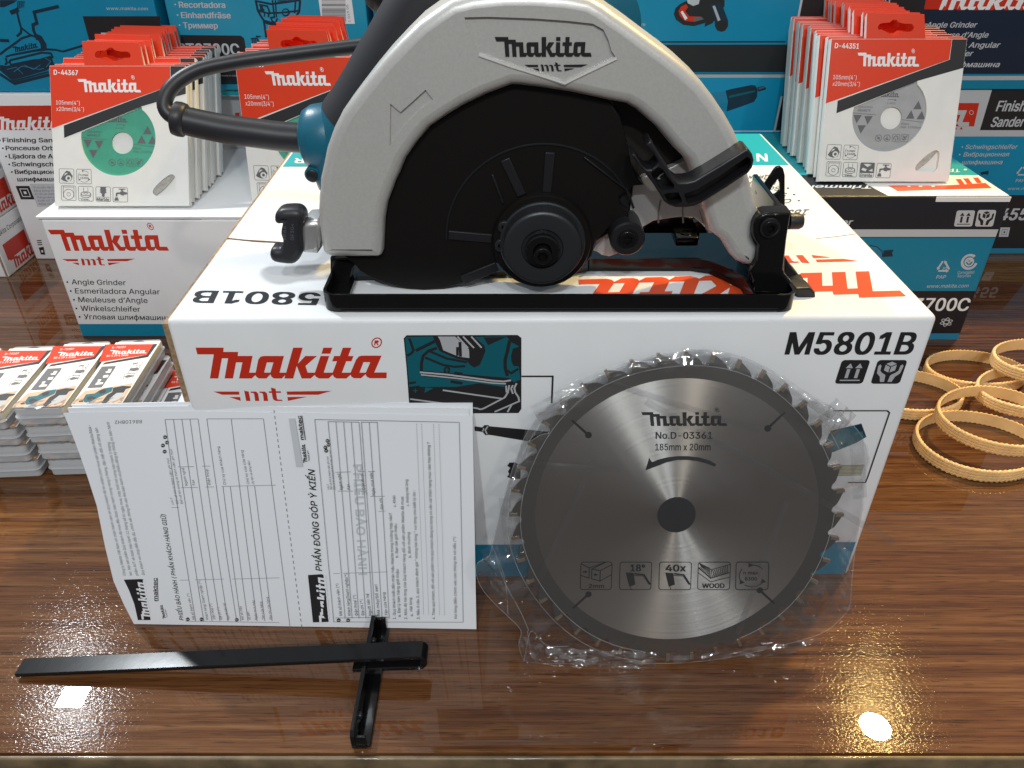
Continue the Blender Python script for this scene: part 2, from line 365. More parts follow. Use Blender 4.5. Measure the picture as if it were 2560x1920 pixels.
def glyphs(s, bold=0., shear=0.):
    key = (s, shear)
    if key in _T: return _T[key]
    C = sorted(contours_of(s, shear), key=lambda c: min(p[0] for p in c)); cl = []; hi = -1e9
    for c in C:
        a = min(p[0] for p in c); b = max(p[0] for p in c)
        if a < hi and cl: cl[-1].append(c); hi = max(hi, b)
        else: cl.append([c]); hi = b
    V = []; F = []
    for g in cl:
        vs = [Vector(p) for c in g for p in c]; ed = []; k = 0
        for c in g: ed += [(k + i, k + (i + 1) % len(c)) for i in range(len(c))]; k += len(c)
        r = delaunay_2d_cdt(vs, ed, [], 0, 1e-6); A = np.array([tuple(p) for p in r[0]]); T = np.array([t for t in r[2] if len(t) == 3], dtype=int)
        if not len(T): continue
        ce = A[T].mean(axis=1); wn = np.zeros(len(T), dtype=int)
        for c in g:
            P = np.array(c); Q = np.roll(P, -1, axis=0)
            x, y = ce[:, 0][:, None], ce[:, 1][:, None]; L = (Q[:, 0] - P[:, 0]) * (y - P[:, 1]) - (x - P[:, 0]) * (Q[:, 1] - P[:, 1])
            wn += ((P[:, 1] <= y) & (Q[:, 1] > y) & (L > 0)).sum(axis=1) - ((P[:, 1] > y) & (Q[:, 1] <= y) & (L < 0)).sum(axis=1)
        k = len(V); V += [tuple(p) for p in A]; F += [(int(t[0]) + k, int(t[1]) + k, int(t[2]) + k) for t in T[wn != 0]]
    _T[key] = (V, F); return _T[key]
CAP = max(p[1] for p in glyphs('H')[0])
LOGO = [
 ([(40,127),(342,127),(338,173),(498,173),(496,217),(657,217),(628,402),(700,402),(697,430),(660,468),(520,468),(550,288),(480,288),(452,468),(360,468),(393,243),(325,243),(290,468),(198,468),(237,200),(60,200)], None),
 ([(697,430),(700,402),(722,255),(745,225),(780,217),(997,217),(962,402),(1035,402),(1028,428),(992,468),(905,468),(878,450),(863,420),(822,468),(740,468),(712,450)], [(815,288),(888,288),(862,402),(792,402)]),
 ([(1090,127),(1192,127),(1155,303),(1230,217),(1355,217),(1240,328),(1272,402),(1352,402),(1352,428),(1310,468),(1212,468),(1145,325),(1118,468),(1020,468),(1028,428),(1035,402)], None),
 ([(1395,217),(1488,217),(1448,402),(1548,402),(1550,425),(1510,468),(1405,468),(1370,450),(1352,428),(1352,402)], None),
 ([(1415,127),(1512,127),(1497,192),(1402,192)], None),
 ([(1625,127),(1717,127),(1695,217),(1752,217),(1737,275),(1680,275),(1648,402),(1745,402),(1748,425),(1706,468),(1600,468),(1568,452),(1550,425),(1548,402),(1580,275),(1527,275),(1543,217),(1605,217)], None),
 ([(1745,402),(1785,260),(1810,222),(1840,213),(2057,213),(2005,400),(2142,400),(2152,465),(1965,465),(1930,448),(1912,420),(1868,465),(1790,465),(1760,448),(1748,425)], [(1870,285),(1945,285),(1912,402),(1842,402)])]
MTLOGO = [[(238,618),(525,618),(530,655),(335,655)], [(418,682),(540,682),(547,727)], [(582,607),(632,618),(658,728),(610,728)],
 [(652,618),(715,618),(738,640),(757,728),(711,728),(697,652),(685,634),(657,634)], [(752,618),(815,618),(838,640),(857,728),(808,728),(795,652),(783,634),(757,634)],
 [(878,572),(930,585),(937,615),(992,615),(994,633),(940,633),(955,705),(970,713),(1010,713),(1020,728),(945,728),(918,715),(905,690),(893,633),(860,633),(857,615),(888,615)],
 [(1055,618),(1560,610),(1415,655),(1068,655)], [(1070,682),(1292,679),(1082,727)]]
class Face(Frame):
    """a flat printed face. Points are photo pixels when pix is True, else metres in the face"""
    def __init__(s, O, U, V, pix=True, lift=.00012):
        super().__init__(O, U, V); s.b = {}; s.k = 0; s.pix = pix; s.lift = lift; s.tf = None
    def p(s, q):
        if s.tf: q = s.tf(q)
        return Vector(s.px(*q)) if s.pix else Vector(q)
    def put(s, uv, fs, ink, part):
        s.k += 1; n = s.lift + s.k * 4e-6; mb = MB(); s.b.setdefault((part, ink), []).append(mb)
        tri = []
        for f in fs:
            a, b, c = uv[f[0]], uv[f[1]], uv[f[2]]
            tri.append(f if (b[0] - a[0]) * (c[1] - a[1]) - (c[0] - a[0]) * (b[1] - a[1]) >= 0 else f[::-1])
        mb.add([s(u, v, n) for u, v in uv], tri, 0)
    def uvpoly(s, uv, ink, part='printed_panel', holes=()):
        al = [q for w_ in [uv] + list(holes) for q in w_]
        tr = tessellate_polygon([[Vector((a, b, 0)) for a, b in q] for q in [uv] + list(holes)])
        s.put([tuple(q)[:2] for q in al], [tuple(t) for t in tr], ink, part)
    def poly(s, pts, ink, part='printed_panel', holes=()):
        s.uvpoly([s.p(q) for q in pts], ink, part, [[s.p(q) for q in h] for h in holes])
    def stroke(s, pts, wd, ink, part='printed_drawing', closed=False):
        if part == 'printed_line':                                   # on the bent page a long rule follows the paper
            pts = [(a[0] + (b[0] - a[0]) * k / 14, a[1] + (b[1] - a[1]) * k / 14) for a, b in zip(pts[:-1], pts[1:]) for k in range(14)] + [pts[-1]]
        P = [s.p(q) for q in pts]; s.uvstroke(P, wd, ink, part, closed)
    def uvstroke(s, P, wd, ink, part='printed_drawing', closed=False):
        P = [Vector(q) for q in P]
        n = len(P); vs = []
        for i in range(n):
            a = P[i - 1] if (closed or i) else P[i]; c = P[(i + 1) % n] if (closed or i < n - 1) else P[i]
            d1 = (P[i] - a); d2 = (c - P[i])
            if d1.length < 1e-9: d1 = d2
            if d2.length < 1e-9: d2 = d1
            if d1.length < 1e-9: d1 = d2 = Vector((1, 0))
            d1 = d1.normalized(); d2 = d2.normalized(); n1 = Vector((-d1.y, d1.x)); m = n1 + Vector((-d2.y, d2.x))
            if m.length < 1e-6: m = n1.copy()
            m.normalize(); k = wd / 2 / max(.5, m.dot(n1)); vs += [P[i] + m * k, P[i] - m * k]
        r = n if closed else n - 1
        s.put([tuple(v)[:2] for v in vs], [(2 * i, 2 * i + 1, (2 * i + 3) % (2 * n), (2 * i + 2) % (2 * n)) for i in range(r)], ink, part)
    def text(s, t, p0, p1, h, ink, bold=0., shear=0., part='printed_text'):
        """t written from p0 to p1 (baseline ends); h = cap height (photo px, straight up) or the top point of the first letter"""
        v, f = glyphs(t, 0., shear)
        if not v: return
        x0 = min(q[0] for q in v); x1 = max(q[0] for q in v); A = s.p(p0); B = s.p(p1)
        C = s.p(h) if isinstance(h, tuple) else s.p((p0[0], p0[1] - h if s.pix else p0[1] + h))
        if s.tf and not isinstance(h, tuple): C = A + (s.p((p0[0], p0[1] + h)) - A)
        e1 = (B - A) / (x1 - x0); e2 = (C - A) / CAP
        b = bold * 1.05; shifts = [(0, 0)] if b < .004 else [(-b, b * .4), (b, b * .4), (-b, -b * .4), (b, -b * .4)] + ([(0, 0)] if b > .02 else [])
        if b: e1 = (B - A) / (x1 - x0 + 2 * b); A = A + e1 * b
        for dx, dy in shifts: s.put([tuple(A + e1 * (x + dx - x0) + e2 * (y + dy))[:2] for x, y in v], f, ink, part)
    def logo(s, bl, br, tl, ink, mt=None, reg=True, part='printed_logo'):
        A = s.p(bl); e1 = (s.p(br) - A) / 2112; e2 = (s.p(tl) - A) / 341
        g = lambda q: tuple(A + e1 * (q[0] - 40) + e2 * (468 - q[1]))[:2]
        for o, h in LOGO: s.uvpoly([g(q) for q in o], ink, part, [[g(q) for q in h]] if h else ())
        for o in (MTLOGO if mt else ()): s.uvpoly([g(q) for q in o], mt, part)
        if reg: s.uvpoly([g(q) for q in circ(1982, 73, 57, 24)], ink, part, [[g(q) for q in circ(1982, 73, 45, 24)]]); s.uvpoly([g(q) for q in [(1958,100),(1958,48),(1995,48),(2005,62),(1992,76),(2008,100),(1994,100),(1980,80),(1970,80),(1970,100)]], ink, part)
    def icon(s, kind, bl, br, tl, fg, bgc=None, lw=.0004, part='printed_symbol', frame=True):
        A = s.p(bl); e1 = s.p(br) - A; e2 = s.p(tl) - A
        g = lambda q: tuple(A + e1 * q[0] + e2 * q[1])[:2]
        P = lambda pts, c=fg, holes=(): s.uvpoly([g(q) for q in pts], c, part, [[g(q) for q in h] for h in holes])
        L = lambda pts, c=fg, k=1., cl=False: s.uvstroke([g(q) for q in pts], lw * k, c, part, cl)
        if bgc: P(rounded(0, 0, 1, 1, .12), bgc)
        elif frame: L(rounded(.02, .02, .98, .98, .08), fg, 1, True)
        if kind == 'up':
            for cx in (.34, .68): P([(cx - .06, .24), (cx + .06, .24), (cx + .06, .62), (cx - .06, .62)]); P([(cx - .13, .66), (cx + .13, .66), (cx, .86)])
            P([(.14, .12), (.86, .12), (.86, .17), (.14, .17)])
        elif kind == 'hands':
            P([(.5, .93), (.68, .84), (.5, .74), (.32, .84)]); P([(.31, .80), (.48, .71), (.48, .48), (.31, .57)]); P([(.52, .71), (.69, .80), (.69, .57), (.52, .48)])
            for m in (1, -1):
                q = [(.44, .08), (.30, .08), (.24, .3), (.10, .45), (.07, .75), (.12, .82), (.18, .76), (.19, .55), (.30, .44), (.38, .40), (.42, .34)]
                P([(x if m > 0 else 1 - x, y) for x, y in q])
        elif kind == 'tap':
            P([(.1, .1), (.4, .1), (.33, .32), (.17, .32)]); P([(.2, .38), (.3, .38), (.3, .52), (.52, .56), (.52, .66), (.22, .62)])
            P([(.5, .5), (.72, .44), (.72, .76), (.5, .7)]); P([(.55, .74), (.67, .76), (.67, .84), (.85, .84), (.85, .9), (.4, .9), (.4, .84), (.55, .84)]); P([(.72, .5), (.95, .54), (.95, .66), (.72, .7)])
        elif kind == 'rpm':
            for a0, a1 in ((35, 95), (140, 205), (235, 320)): L(circ(.5, .5, .38, 10, a0, a1))
            for a in (100, 215, 330):
                cx, cy = .5 + .38 * cos(radians(a)), .5 + .38 * sin(radians(a)); P(circ(cx, cy, .09, 3, a + 20, a + 380))
        elif kind == 'saw':
            P([(.12, .3), (.3, .62), (.5, .86), (.72, .8), (.9, .5), (.8, .2), (.5, .12), (.25, .2)], fg, [circ(.62, .36, .2, 14), [(.3, .5), (.42, .7), (.6, .72), (.5, .62)]]); P(circ(.62, .36, .1, 8))
        elif kind == 'disc':
            L(circ(.5, .42, .34, 20), fg, 1.2, True); L(circ(.5, .42, .12, 12), fg, 1, True); L([(.14, .9), (.86, .9)]); L([(.15, .95), (.15, .2)]); L([(.85, .95), (.85, .2)])
        elif kind == 'flange':
            L([(.5 + .32 * cos(t / 10 * pi), .5 + .13 * sin(t / 10 * pi)) for t in range(20)], fg, 1.5, True); L([(.5 + .13 * cos(t / 8 * pi), .53 + .06 * sin(t / 8 * pi)) for t in range(16)], fg, 1, True)
            L([(.18, .5), (.18, .34), (.4, .24), (.6, .24), (.82, .34), (.82, .5)], fg, 1.5); L([(.36, .9), (.36, .64)]); L([(.64, .9), (.64, .64)])
        elif kind == 'stone':
            P([(.04, .3), (.96, .3), (.96, .96), (.04, .96)], fg, [[(.2, .9), (.5, .7), (.8, .86), (.55, .92)], [(.1, .5), (.4, .4), (.5, .55), (.2, .66)], [(.6, .45), (.9, .4), (.85, .6)]])
        elif kind == 'hammer':
            P([(.3, .96), (.7, .96), (.66, .84), (.72, .78), (.66, .7), (.72, .62), (.58, .52), (.6, .4), (.5, .3), (.4, .4), (.42, .52), (.28, .62), (.34, .7), (.28, .78), (.34, .84)]); L([(.1, .3), (.9, .3)])
        elif kind == 'recycle':
            for a in (90, 210, 330):
                c1 = (.5 + .42 * cos(radians(a)), .45 + .42 * sin(radians(a))); c2 = (.5 + .42 * cos(radians(a + 120)), .45 + .42 * sin(radians(a + 120)))
                q0 = (c1[0] * .86 + c2[0] * .14, c1[1] * .86 + c2[1] * .14); q1 = (c1[0] * .28 + c2[0] * .72, c1[1] * .28 + c2[1] * .72); L([q0, q1], fg, 2.4)
                d = Vector((c2[0] - c1[0], c2[1] - c1[1])); nn = Vector((-d.y, d.x)) * .14; t = Vector(q1)
                P([tuple(t + nn), tuple(t + d * .2), tuple(t - nn)])
        elif kind == 'cring':
            L(circ(.5, .5, .42, 22, 50, 350), fg, 2.6); L(circ(.5, .5, .24, 12, 0, 360), fg, 1.6, True); L([(.36, .56), (.5, .44), (.64, .58), (.5, .66)], fg, 1.6, True)
        elif kind == 'atom':
            for a in (20, 80, 140):
                L([(.5 + .46 * cos(t / 12 * pi) * cos(radians(a)) - .18 * sin(t / 12 * pi) * sin(radians(a)), .5 + .46 * cos(t / 12 * pi) * sin(radians(a)) + .18 * sin(t / 12 * pi) * cos(radians(a))) for t in range(24)], fg, 1.2, True)
        elif kind == 'no':
            L(circ(.5, .5, .42, 18), fg, 1.6, True); L([(.2, .8), (.8, .2)], fg, 1.4); P([(.3, .4), (.7, .4), (.6, .66), (.4, .6)])
        elif kind == 'ring':
            L(circ(.5, .5, .42, 18), fg, 1.6, True); P([(.25, .45), (.45, .42), (.45, .7), (.56, .7), (.56, .42), (.75, .4), (.7, .28), (.3, .3)])
        elif kind == 'ears':
            L(circ(.5, .52, .26, 10, 0, 180), fg, 2); P([(.18, .3), (.3, .3), (.3, .55), (.18, .55)]); P([(.7, .3), (.82, .3), (.82, .55), (.7, .55)]); P([(.44, .15), (.56, .15), (.5, .5)])
        elif kind == 'book':
            L([(.2, .8), (.5, .6), (.8, .85), (.6, .4), (.3, .3), (.5, .2)], fg, 2); L([(.15, .3), (.4, .6), (.7, .3)], fg, 1.5)
        elif kind == 'insul':
            L([(.04, .04), (.96, .04), (.96, .96), (.04, .96)], fg, 2.2, True); L([(.3, .3), (.7, .3), (.7, .7), (.3, .7)], fg, 1.8, True)
        elif kind == 'kerf':
            L([(.02, .52), (.28, .42), (.28, .78), (.02, .92)], fg, 1.2); L([(.28, .78), (.8, .98)]); L([(.36, .4), (.36, .74), (.62, .68), (.62, .32)], fg, 1.2, True); L([(.36, .74), (.75, .95)]); L([(.62, .68), (.98, .9)]); L([(.62, .32), (.98, .55)])
            P([(.08, .62), (.16, .62), (.16, .58), (.22, .64), (.16, .7), (.16, .66), (.08, .66)]); P([(.54, .52), (.48, .52), (.48, .48), (.42, .54), (.48, .6), (.48, .56), (.54, .56)])
        elif kind == 'tooth':
            P([(.2, .62), (.44, .6), (.5, .2), (.32, .12)]); L([(.46, .58), (.76, .54), (.96, .2)], fg, 2); L([(.46, .52), (.74, .5), (.92, .2)], fg, 1); L([(.36, .12), (.38, .02)])
        elif kind == 'wood':
            L([(.02, .8), (.4, .42), (.96, .62)], fg, 1.4); L([(.4, .42), (.42, .72), (.96, .9)]); L([(.02, .95), (.42, .72)])
            for k in range(9): t = k / 9; L([(.04 + .36 * t, .97 - .2 * t), (.12 + .28 * t, .82 - .2 * t), (.04 + .36 * t, .74 - .3 * t)]); L([(.45 + .5 * t, .70 + .18 * t), (.5 + .46 * t, .58 + .1 * t), (.44 + .5 * t, .46 + .16 * t)])
            L([(.4, .3), (.02, .62)]); L([(.4, .3), (.96, .46)])
        return g
    def flush(s, parent, warp=None):
        for (part, ink), L in s.b.items():                           # marks far apart become parts of their own
            bx = []
            for mb in L: bx.append(([min(v[i] for v in mb.v) for i in range(3)], [max(v[i] for v in mb.v) for i in range(3)]))
            own = list(range(len(L)))
            def root(i):
                while own[i] != i: i = own[i]
                return i
            for i in range(len(L)):
                for j in range(i):
                    (a0, a1_), (b0, b1_) = bx[i], bx[j]; gap = sqrt(sum(max(0, a0[k] - b1_[k], b0[k] - a1_[k]) ** 2 for k in range(3)))
                    if gap < .011: own[root(i)] = root(j)
            for r in sorted({root(i) for i in range(len(L))}):
                m = MB()
                for i in range(len(L)):
                    if root(i) == r: m.add(L[i].v, L[i].f)
                m.build(part, ink, parent, smooth=False, warp=warp)
        s.b = {}
def cr(ox, oy, k): return lambda x, y: (ox + x * k, oy + y * k)
def L_(f, *pts): return [f(*p) for p in pts]
a1, a2, a3, a4 = [cr(ox, 0, .28933) for ox in (0, 640, 1280, 1920)]
a5 = cr(0, 480, .28933); a6 = cr(640, 380, .28933); a7 = cr(1280, 380, .28933); a8 = cr(1920, 420, .28933)
b1 = cr(160, 980, .36169); b2 = cr(680, 980, .36169); b3 = cr(1220, 860, .434); b4 = cr(1920, 840, .28933); b5 = cr(0, 1480, .50633); b6 = cr(1200, 1480, .61483); b7 = cr(380, 780, .47920); b8 = cr(0, 840, .24108)
c1 = cr(480, 840, .22604); c2 = cr(0, 230, .28329); c3 = cr(400, 0, .25316); c4 = cr(480, 240, .19289); c5 = cr(2240, 850, .24115); c6 = cr(1500, 0, .25316); c7 = cr(2240, 0, .42216)
d1 = cr(1840, 380, .25316); d2 = cr(1480, 340, .24108); d3 = cr(1180, 420, .20496); d4 = cr(1180, 1380, .25316); d5 = cr(980, 820, .22904)
# ---------------------------------------------------------------- counter
YE = onz(1280, 1882, 0).y
ct = thing('display_counter', 'glossy varnished reddish brown wooden counter that everything stands on', 'counter', (0, .8, 0))
mb = MB(); boxm(mb, (-1.7, YE, -.03), (1.7, 1.75, 0)); mb.build('counter_top', 'varnished_wood', ct, smooth=False)
mb = MB(); boxm(mb, (-1.7, YE - .003, -.0150), (1.7, YE - .0002, -.0012), .0012); mb.build('edge_moulding', 'edge_wood', ct)
mb = MB(); boxm(mb, (-1.7, YE - .0016, -.12), (1.7, YE - .0004, -.0155)); mb.build('counter_front', 'edge_dark', ct, smooth=False)

# ---------------------------------------------------------------- boxes
def boxbody(fr, w_, d_, h_, matn, parent, bev=.0022, name='box_body', wob=0):
    mb = MB(); boxm(mb, (0, 0, 0), (w_, d_, h_), bev)
    vs = [fr.O + fr.U * v[0] - fr.N * v[1] + fr.V * v[2] for v in mb.v]
    m2 = MB(); m2.add(vs, mb.f); return m2.build(name, matn, parent, angle=50)
def box_(x0, x1, y0, d, z0, z1, matn, label, cat='box', name='product_box', group=None, bev=.0018):
    t = thing(name, label, cat, ((x0 + x1) / 2, y0 + d / 2, z0), group)
    boxbody(Frame((x0, y0, z0), (1, 0, 0), (0, 0, 1)), x1 - x0, d, z1 - z0, matn, t, bev); return t

# the big white carton under the saw
HB = .196
FL = onz(411, 799, HB); FR = onz(2348, 790, HB)
cu = (FR - FL); CW = cu.length; cu.normalize(); cd = Vector((-cu.y, cu.x, 0)); CD = .333
cfr = Frame((FL.x, FL.y, 0), cu, (0, 0, 1))
ctn = thing('tool_carton', 'large white cardboard carton with red lettering under the circular saw', 'box', (FL + cu * CW / 2 + cd * CD / 2) * 1 - Vector((0, 0, HB)))
boxbody(cfr, CW, CD, HB, 'white_card', ctn, .0032)
mb = MB(); q = FL - cu * .0036
for k, (dx, mi) in enumerate(((0, 0),)):
    pts = [q + cd * .0035, q + cu * .0034 + cd * .0035, q + cu * .0034 + cd * (CD - .004), q + cd * (CD - .004)]
    lo = [Vector((p.x, p.y, .0005)) for p in pts]; hi = [Vector((p.x, p.y, HB - .0045)) for p in pts]
    mb.add(lo + hi, [(0, 1, 5, 4), (1, 2, 6, 5), (2, 3, 7, 6), (3, 0, 4, 7), (4, 5, 6, 7)])
mb.build('side_flap', 'kraft', ctn, smooth=False)
top = Face((FL.x, FL.y, HB), cu, cd); T = top
uL = T.px(411, 799)
# teal strip along the rear, flap seam
def topu(u, v): return (u, v)
sv = T.px(692, 417)[1]
T.uvpoly([(.0035, sv), (CW - .0035, sv), (CW - .0035, CD - .003), (.0035, CD - .003)], 'cyan_ink')
T.text('R', (762, 396), (737, 396), (760, 408), 'white_ink', .02); T.text('N', a3(2205, 1330), a3(2110, 1330), a3(2212, 1395), 'white_ink', .02)
T.poly(L_(a3, (2205, 1330), (2195, 1330), (2212, 1345)), 'cyan_ink')
T.stroke([a5(1962, 402), a5(2212, 428), (705, 607)], .0019, 'kraft_dark', 'flap_seam'); T.stroke([(577, 597.5), (700, 605)], .0005, 'kraft', 'flap_seam')
T.stroke([(2040, 597), (2090, 592), (2140, 585)], .0005, 'grey_ink', 'flap_seam')
T.text('5801B', (803, 733), (491, 727), (796, 763), 'black_ink', .022)
T.logo((2230, 677), (1446, 699), (2265, 741), 'orange_ink', 'orange_ink', reg=False)
T.text('185mm(7-1/4")', (2024, 524), (1800, 530), (2012, 540), 'grey_ink', .02)
for t, bx, by, x1 in (('Circular Saw', 1997, 502, 1800), ('Sierra Circular', 1985, 487, 1790), ('Scie Circulaire', 1970, 471, 1780), ('Handkreissäge', 1958, 457, 1770), ('Дисковая пила', 1946, 443, 1760)):
    T.poly([(bx + 3, by - 1.5), (bx + 3, by + 1.5), (bx - 3, by + 1.5), (bx - 3, by - 1.5)], 'grey_ink'); T.text(t, (bx - 16, by - 4), (x1, by - 1), (bx - 22, by + 6), 'grey_ink', .008)
T.flush(ctn)
F = Face(FL - Vector((0, 0, HB)), cu, (0, 0, 1))
F.logo(c1(40, 468), c1(2152, 468), c1(40, 127), 'red_ink', 'red_ink')
F.text('M5801B', a8(142, 1607), a8(1240, 1607), a8(188, 1420), 'black_ink', .024)
def shear_tf(p0, p1, p2): return p0, p1, p2
F.icon('up', a8(575, 1862), a8(815, 1862), a8(640, 1657), 'pale_grey_ink', 'black_ink'); F.icon('hands', a8(885, 1862), a8(1135, 1862), a8(950, 1657), 'pale_grey_ink', 'black_ink')
vb = F.px(1200, 1361)[1]
F.uvpoly([(.003, .002), (CW - .003, .002), (CW - .003, vb), (.003, vb)], 'teal_ink')
# picture of the tool with its callout line
D = lambda *p: [d5(*q) for q in p]
F.poly(D((128,110),(160,76),(1370,73),(1412,105),(1412,880),(1380,925),(880,928),(195,928),(160,440)), 'black_ink', 'printed_picture')
F.poly(D((165,95),(445,90),(490,190),(520,250),(700,330),(820,355),(850,400),(900,430),(960,400),(1020,250),(1010,190),(900,95),(1250,90),(1300,150),(1390,200),(1330,230),(1300,300),(1320,400),(1385,420),(1400,560),(1330,590),(1290,545),(310,460),(340,520),(330,600),(300,625),(190,640),(160,300),(145,110)), 'deep_teal_ink', 'printed_picture')
F.poly(D((300,640),(320,525),(1240,610),(1220,640),(950,600),(700,640)), 'deep_teal_ink', 'printed_picture')
F.poly(D((355,705),(365,645),(450,655)), 'deep_teal_ink', 'printed_picture')
F.poly(D((1000,100),(1250,95),(1050,185)), 'black_ink', 'printed_picture')
F.poly(D((500,90),(690,90),(840,230),(845,325),(730,310),(560,240),(525,130)), 'pale_grey_ink', 'printed_picture')
for p, k, c in (([(715,90),(830,215)],.0009,'pale_grey_ink'), ([(775,90),(895,215)],.0009,'pale_grey_ink'), ([(865,90),(978,212)],.0009,'pale_grey_ink'), ([(742,150),(748,310)],.0016,'black_ink'), ([(714,205),(714,300)],.0014,'black_ink'),
    ([(305,480),(600,505),(1100,572),(1220,580),(1300,567)],.0011,'pale_grey_ink'), ([(318,507),(700,545),(1100,598),(1245,605)],.0009,'pale_grey_ink'), ([(555,675),(900,725),(1205,768)],.0010,'pale_grey_ink'),
    ([(200,772),(640,830)],.0010,'pale_grey_ink'), ([(875,865),(940,875),(960,885),(1000,875),(1230,755),(1265,700),(1280,620)],.0010,'pale_grey_ink'), ([(1360,600),(1335,650),(1345,700),(1380,750),(1390,800)],.0010,'pale_grey_ink'), ([(1320,620),(1300,660),(1320,715)],.0010,'pale_grey_ink'),
    ([(1245,625),(1250,700)],.0009,'pale_grey_ink'), ([(1120,912),(1390,795)],.0010,'pale_grey_ink'), ([(1305,835),(1260,915)],.0010,'pale_grey_ink'),
    ([(260,245),(470,140)],.0018,'black_ink'), ([(190,110),(235,240),(215,270),(165,300)],.0014,'black_ink'), ([(490,215),(400,245),(340,300),(322,380),(322,460)],.0016,'black_ink'), ([(400,245),(600,330),(820,370)],.0014,'black_ink'), ([(360,318),(560,400),(680,420),(800,412)],.0014,'black_ink'),
    ([(1285,130),(1260,250),(1235,340),(1235,430),(1260,520)],.0018,'black_ink'), ([(1260,460),(1300,490),(1380,440)],.0014,'black_ink'), ([(190,600),(260,588)],.0014,'black_ink'), ([(640,580),(770,600)],.0018,'black_ink'), ([(680,490),(770,500)],.002,'black_ink')):
    F.stroke(D(*p), k, c, 'printed_picture')
for cx, cy in ((600, 455), (255, 680)):
    F.poly(D(*circ(cx, cy, 38, 16)), 'black_ink', 'printed_picture'); F.stroke(D((cx-25,cy),(cx+25,cy)), .0005, 'deep_teal_ink', 'printed_picture'); F.stroke(D((cx,cy-25),(cx,cy+25)), .0005, 'deep_teal_ink', 'printed_picture')
F.poly(D((1300,300),(1320,220),(1390,200),(1390,410),(1330,410),(1305,360)), 'black_ink', 'printed_picture')
F.stroke(D((1415,523),(1755,523),(1742,815)), .0010, 'black_ink')
F.poly(D((900,1085),(905,1068),(985,1080),(1010,1055),(1050,1055),(1065,1068),(1545,1110),(1800,1135),(1800,1280),(1480,1230),(1060,1160),(1020,1165),(990,1130),(905,1118)), 'black_ink', 'printed_picture')
F.stroke(D((1046,1068),(1018,1110),(1038,1155)), .0008, 'pale_grey_ink', 'printed_picture'); F.stroke(D((1003,1085),(990,1125)), .0006, 'pale_grey_ink', 'printed_picture')
F.poly(D((1258,1500),(1280,1465),(1345,1462),(1400,1500),(1400,1640),(1300,1640),(1255,1620),(1280,1590),(1265,1560),(1290,1520)), 'black_ink', 'printed_picture')
# right hand callout frame with saw picture corner and olive list
F.stroke([b4(560,642), b4(1030,642), b4(1048,660), b4(862,1210), b4(840,1262), b4(690,1262)], .0008, 'black_ink')
F.poly(L_(b4, (540,815),(805,752),(848,868),(760,920),(560,1000),(480,960)), 'deep_teal_ink', 'printed_picture')
F.poly(L_(b4, (745,775),(805,752),(848,868)), 'navy_ink', 'printed_picture')
for k in range(8): F.poly(L_(b4, (520, 1112 + k * 12), (832 - k * 4, 1108 + k * 12), (829 - k * 4, 1116 + k * 12), (518, 1120 + k * 12)), 'olive_ink', 'printed_text')
F.flush(ctn)

# white grinder box on the left, open lid flap showing its corrugated edge
GB = onz(200, 842, 0).y; GH = ony(87, 542, GB).z; GX = ony(87, 542, GB).x + .004; GW = .325
gb = box_(GX, GX + GW, GB, .24, 0, GH - .003, 'white_card', 'white grinder box with red lettering and blue base stripe, under the green disc packs')
mb = MB(); boxm(mb, (GX - .004, GB + .0005, GH - .0025), (GX + GW, GB + .24, GH), .0006); mb.build('lid', 'white_card', gb)
mb = MB(); boxm(mb, (GX - .002, GB + .0012, GH - .0031), (GX + GW * .45, GB + .2, GH - .0024)); mb.build('lid_edge', 'kraft_dark', gb, smooth=False)
F = Face((0, GB, 0), (1, 0, 0), (0, 0, 1)); lx = lambda y: GX + .0005
F.uvpoly([(GX + .001, .001), (GX + GW - .002, .001), (GX + GW - .002, F.px(300, a5(0, 1140)[1])[1]), (GX + .001, F.px(300, a5(0, 1140)[1])[1])], 'teal_ink')
F.logo(a5(500, 508), a5(1462, 508), a5(412, 326), 'red_ink', reg=True)
F.tf = None
for o in MTLOGO: F.poly([a5(535 + (x - 238) * .479, 575 + (y - 610) * .49) for x, y in o], 'red_ink', 'printed_logo')
for t, x, y, x1 in (('Angle Grinder', 622, 797, 1088), ('Esmeriladora Angular', 652, 875, 1382), ('Meuleuse d’Angle', 680, 950, 1277), ('Winkelschleifer', 700, 1025, 1212), ('Угловая шлифмашина', 728, 1098, 1470)):
    F.text(t, a5(x, y), a5(x1, y + 8), a5(x - 6, y - 44), 'black_ink', .004); F.poly(L_(a5, *circ(x - 40, y - 20, 8, 8)), 'black_ink', 'printed_text')
F.flush(gb)

# trimmer box on the right: black, grey, blue
TB = onz(2397, 848, 0).y; TH = ony(2530, 491, TB).z; TX1 = ony(2530, 491, TB).x
tb = box_(TX1 - .31, TX1, TB, .23, 0, TH, 'black_card', 'black, grey and blue trimmer box holding the grey disc packs')
F = Face((0, TB, 0), (1, 0, 0), (0, 0, 1)); x0, x1 = TX1 - .308, TX1 - .0012
def band(ya, yb, ink): F.uvpoly([(x0, F.px(2300, ya)[1]), (x1, F.px(2300, ya)[1]), (x1, F.px(2300, yb)[1]), (x0, F.px(2300, yb)[1])], ink)
py8 = lambda y: a8(0, y)[1]
band(py8(1480), py8(1428), 'mid_blue_ink'); band(py8(1062), py8(602), 'teal_ink'); band(py8(595), py8(530), 'strip_grey')
F.icon('up', a8(1605, 505), a8(1762, 505), a8(1632, 366), 'black_ink', 'strip_grey'); F.icon('hands', a8(1785, 505), a8(1942, 505), a8(1815, 362), 'black_ink', 'strip_grey')
F.text('Trimmer', a8(330, 492), a8(722, 492), a8(350, 440), 'strip_grey', .02, .0); F.text('3700C', a8(1240, 1232), a8(1725, 1232), a8(1270, 1125), 'white_ink', .02)
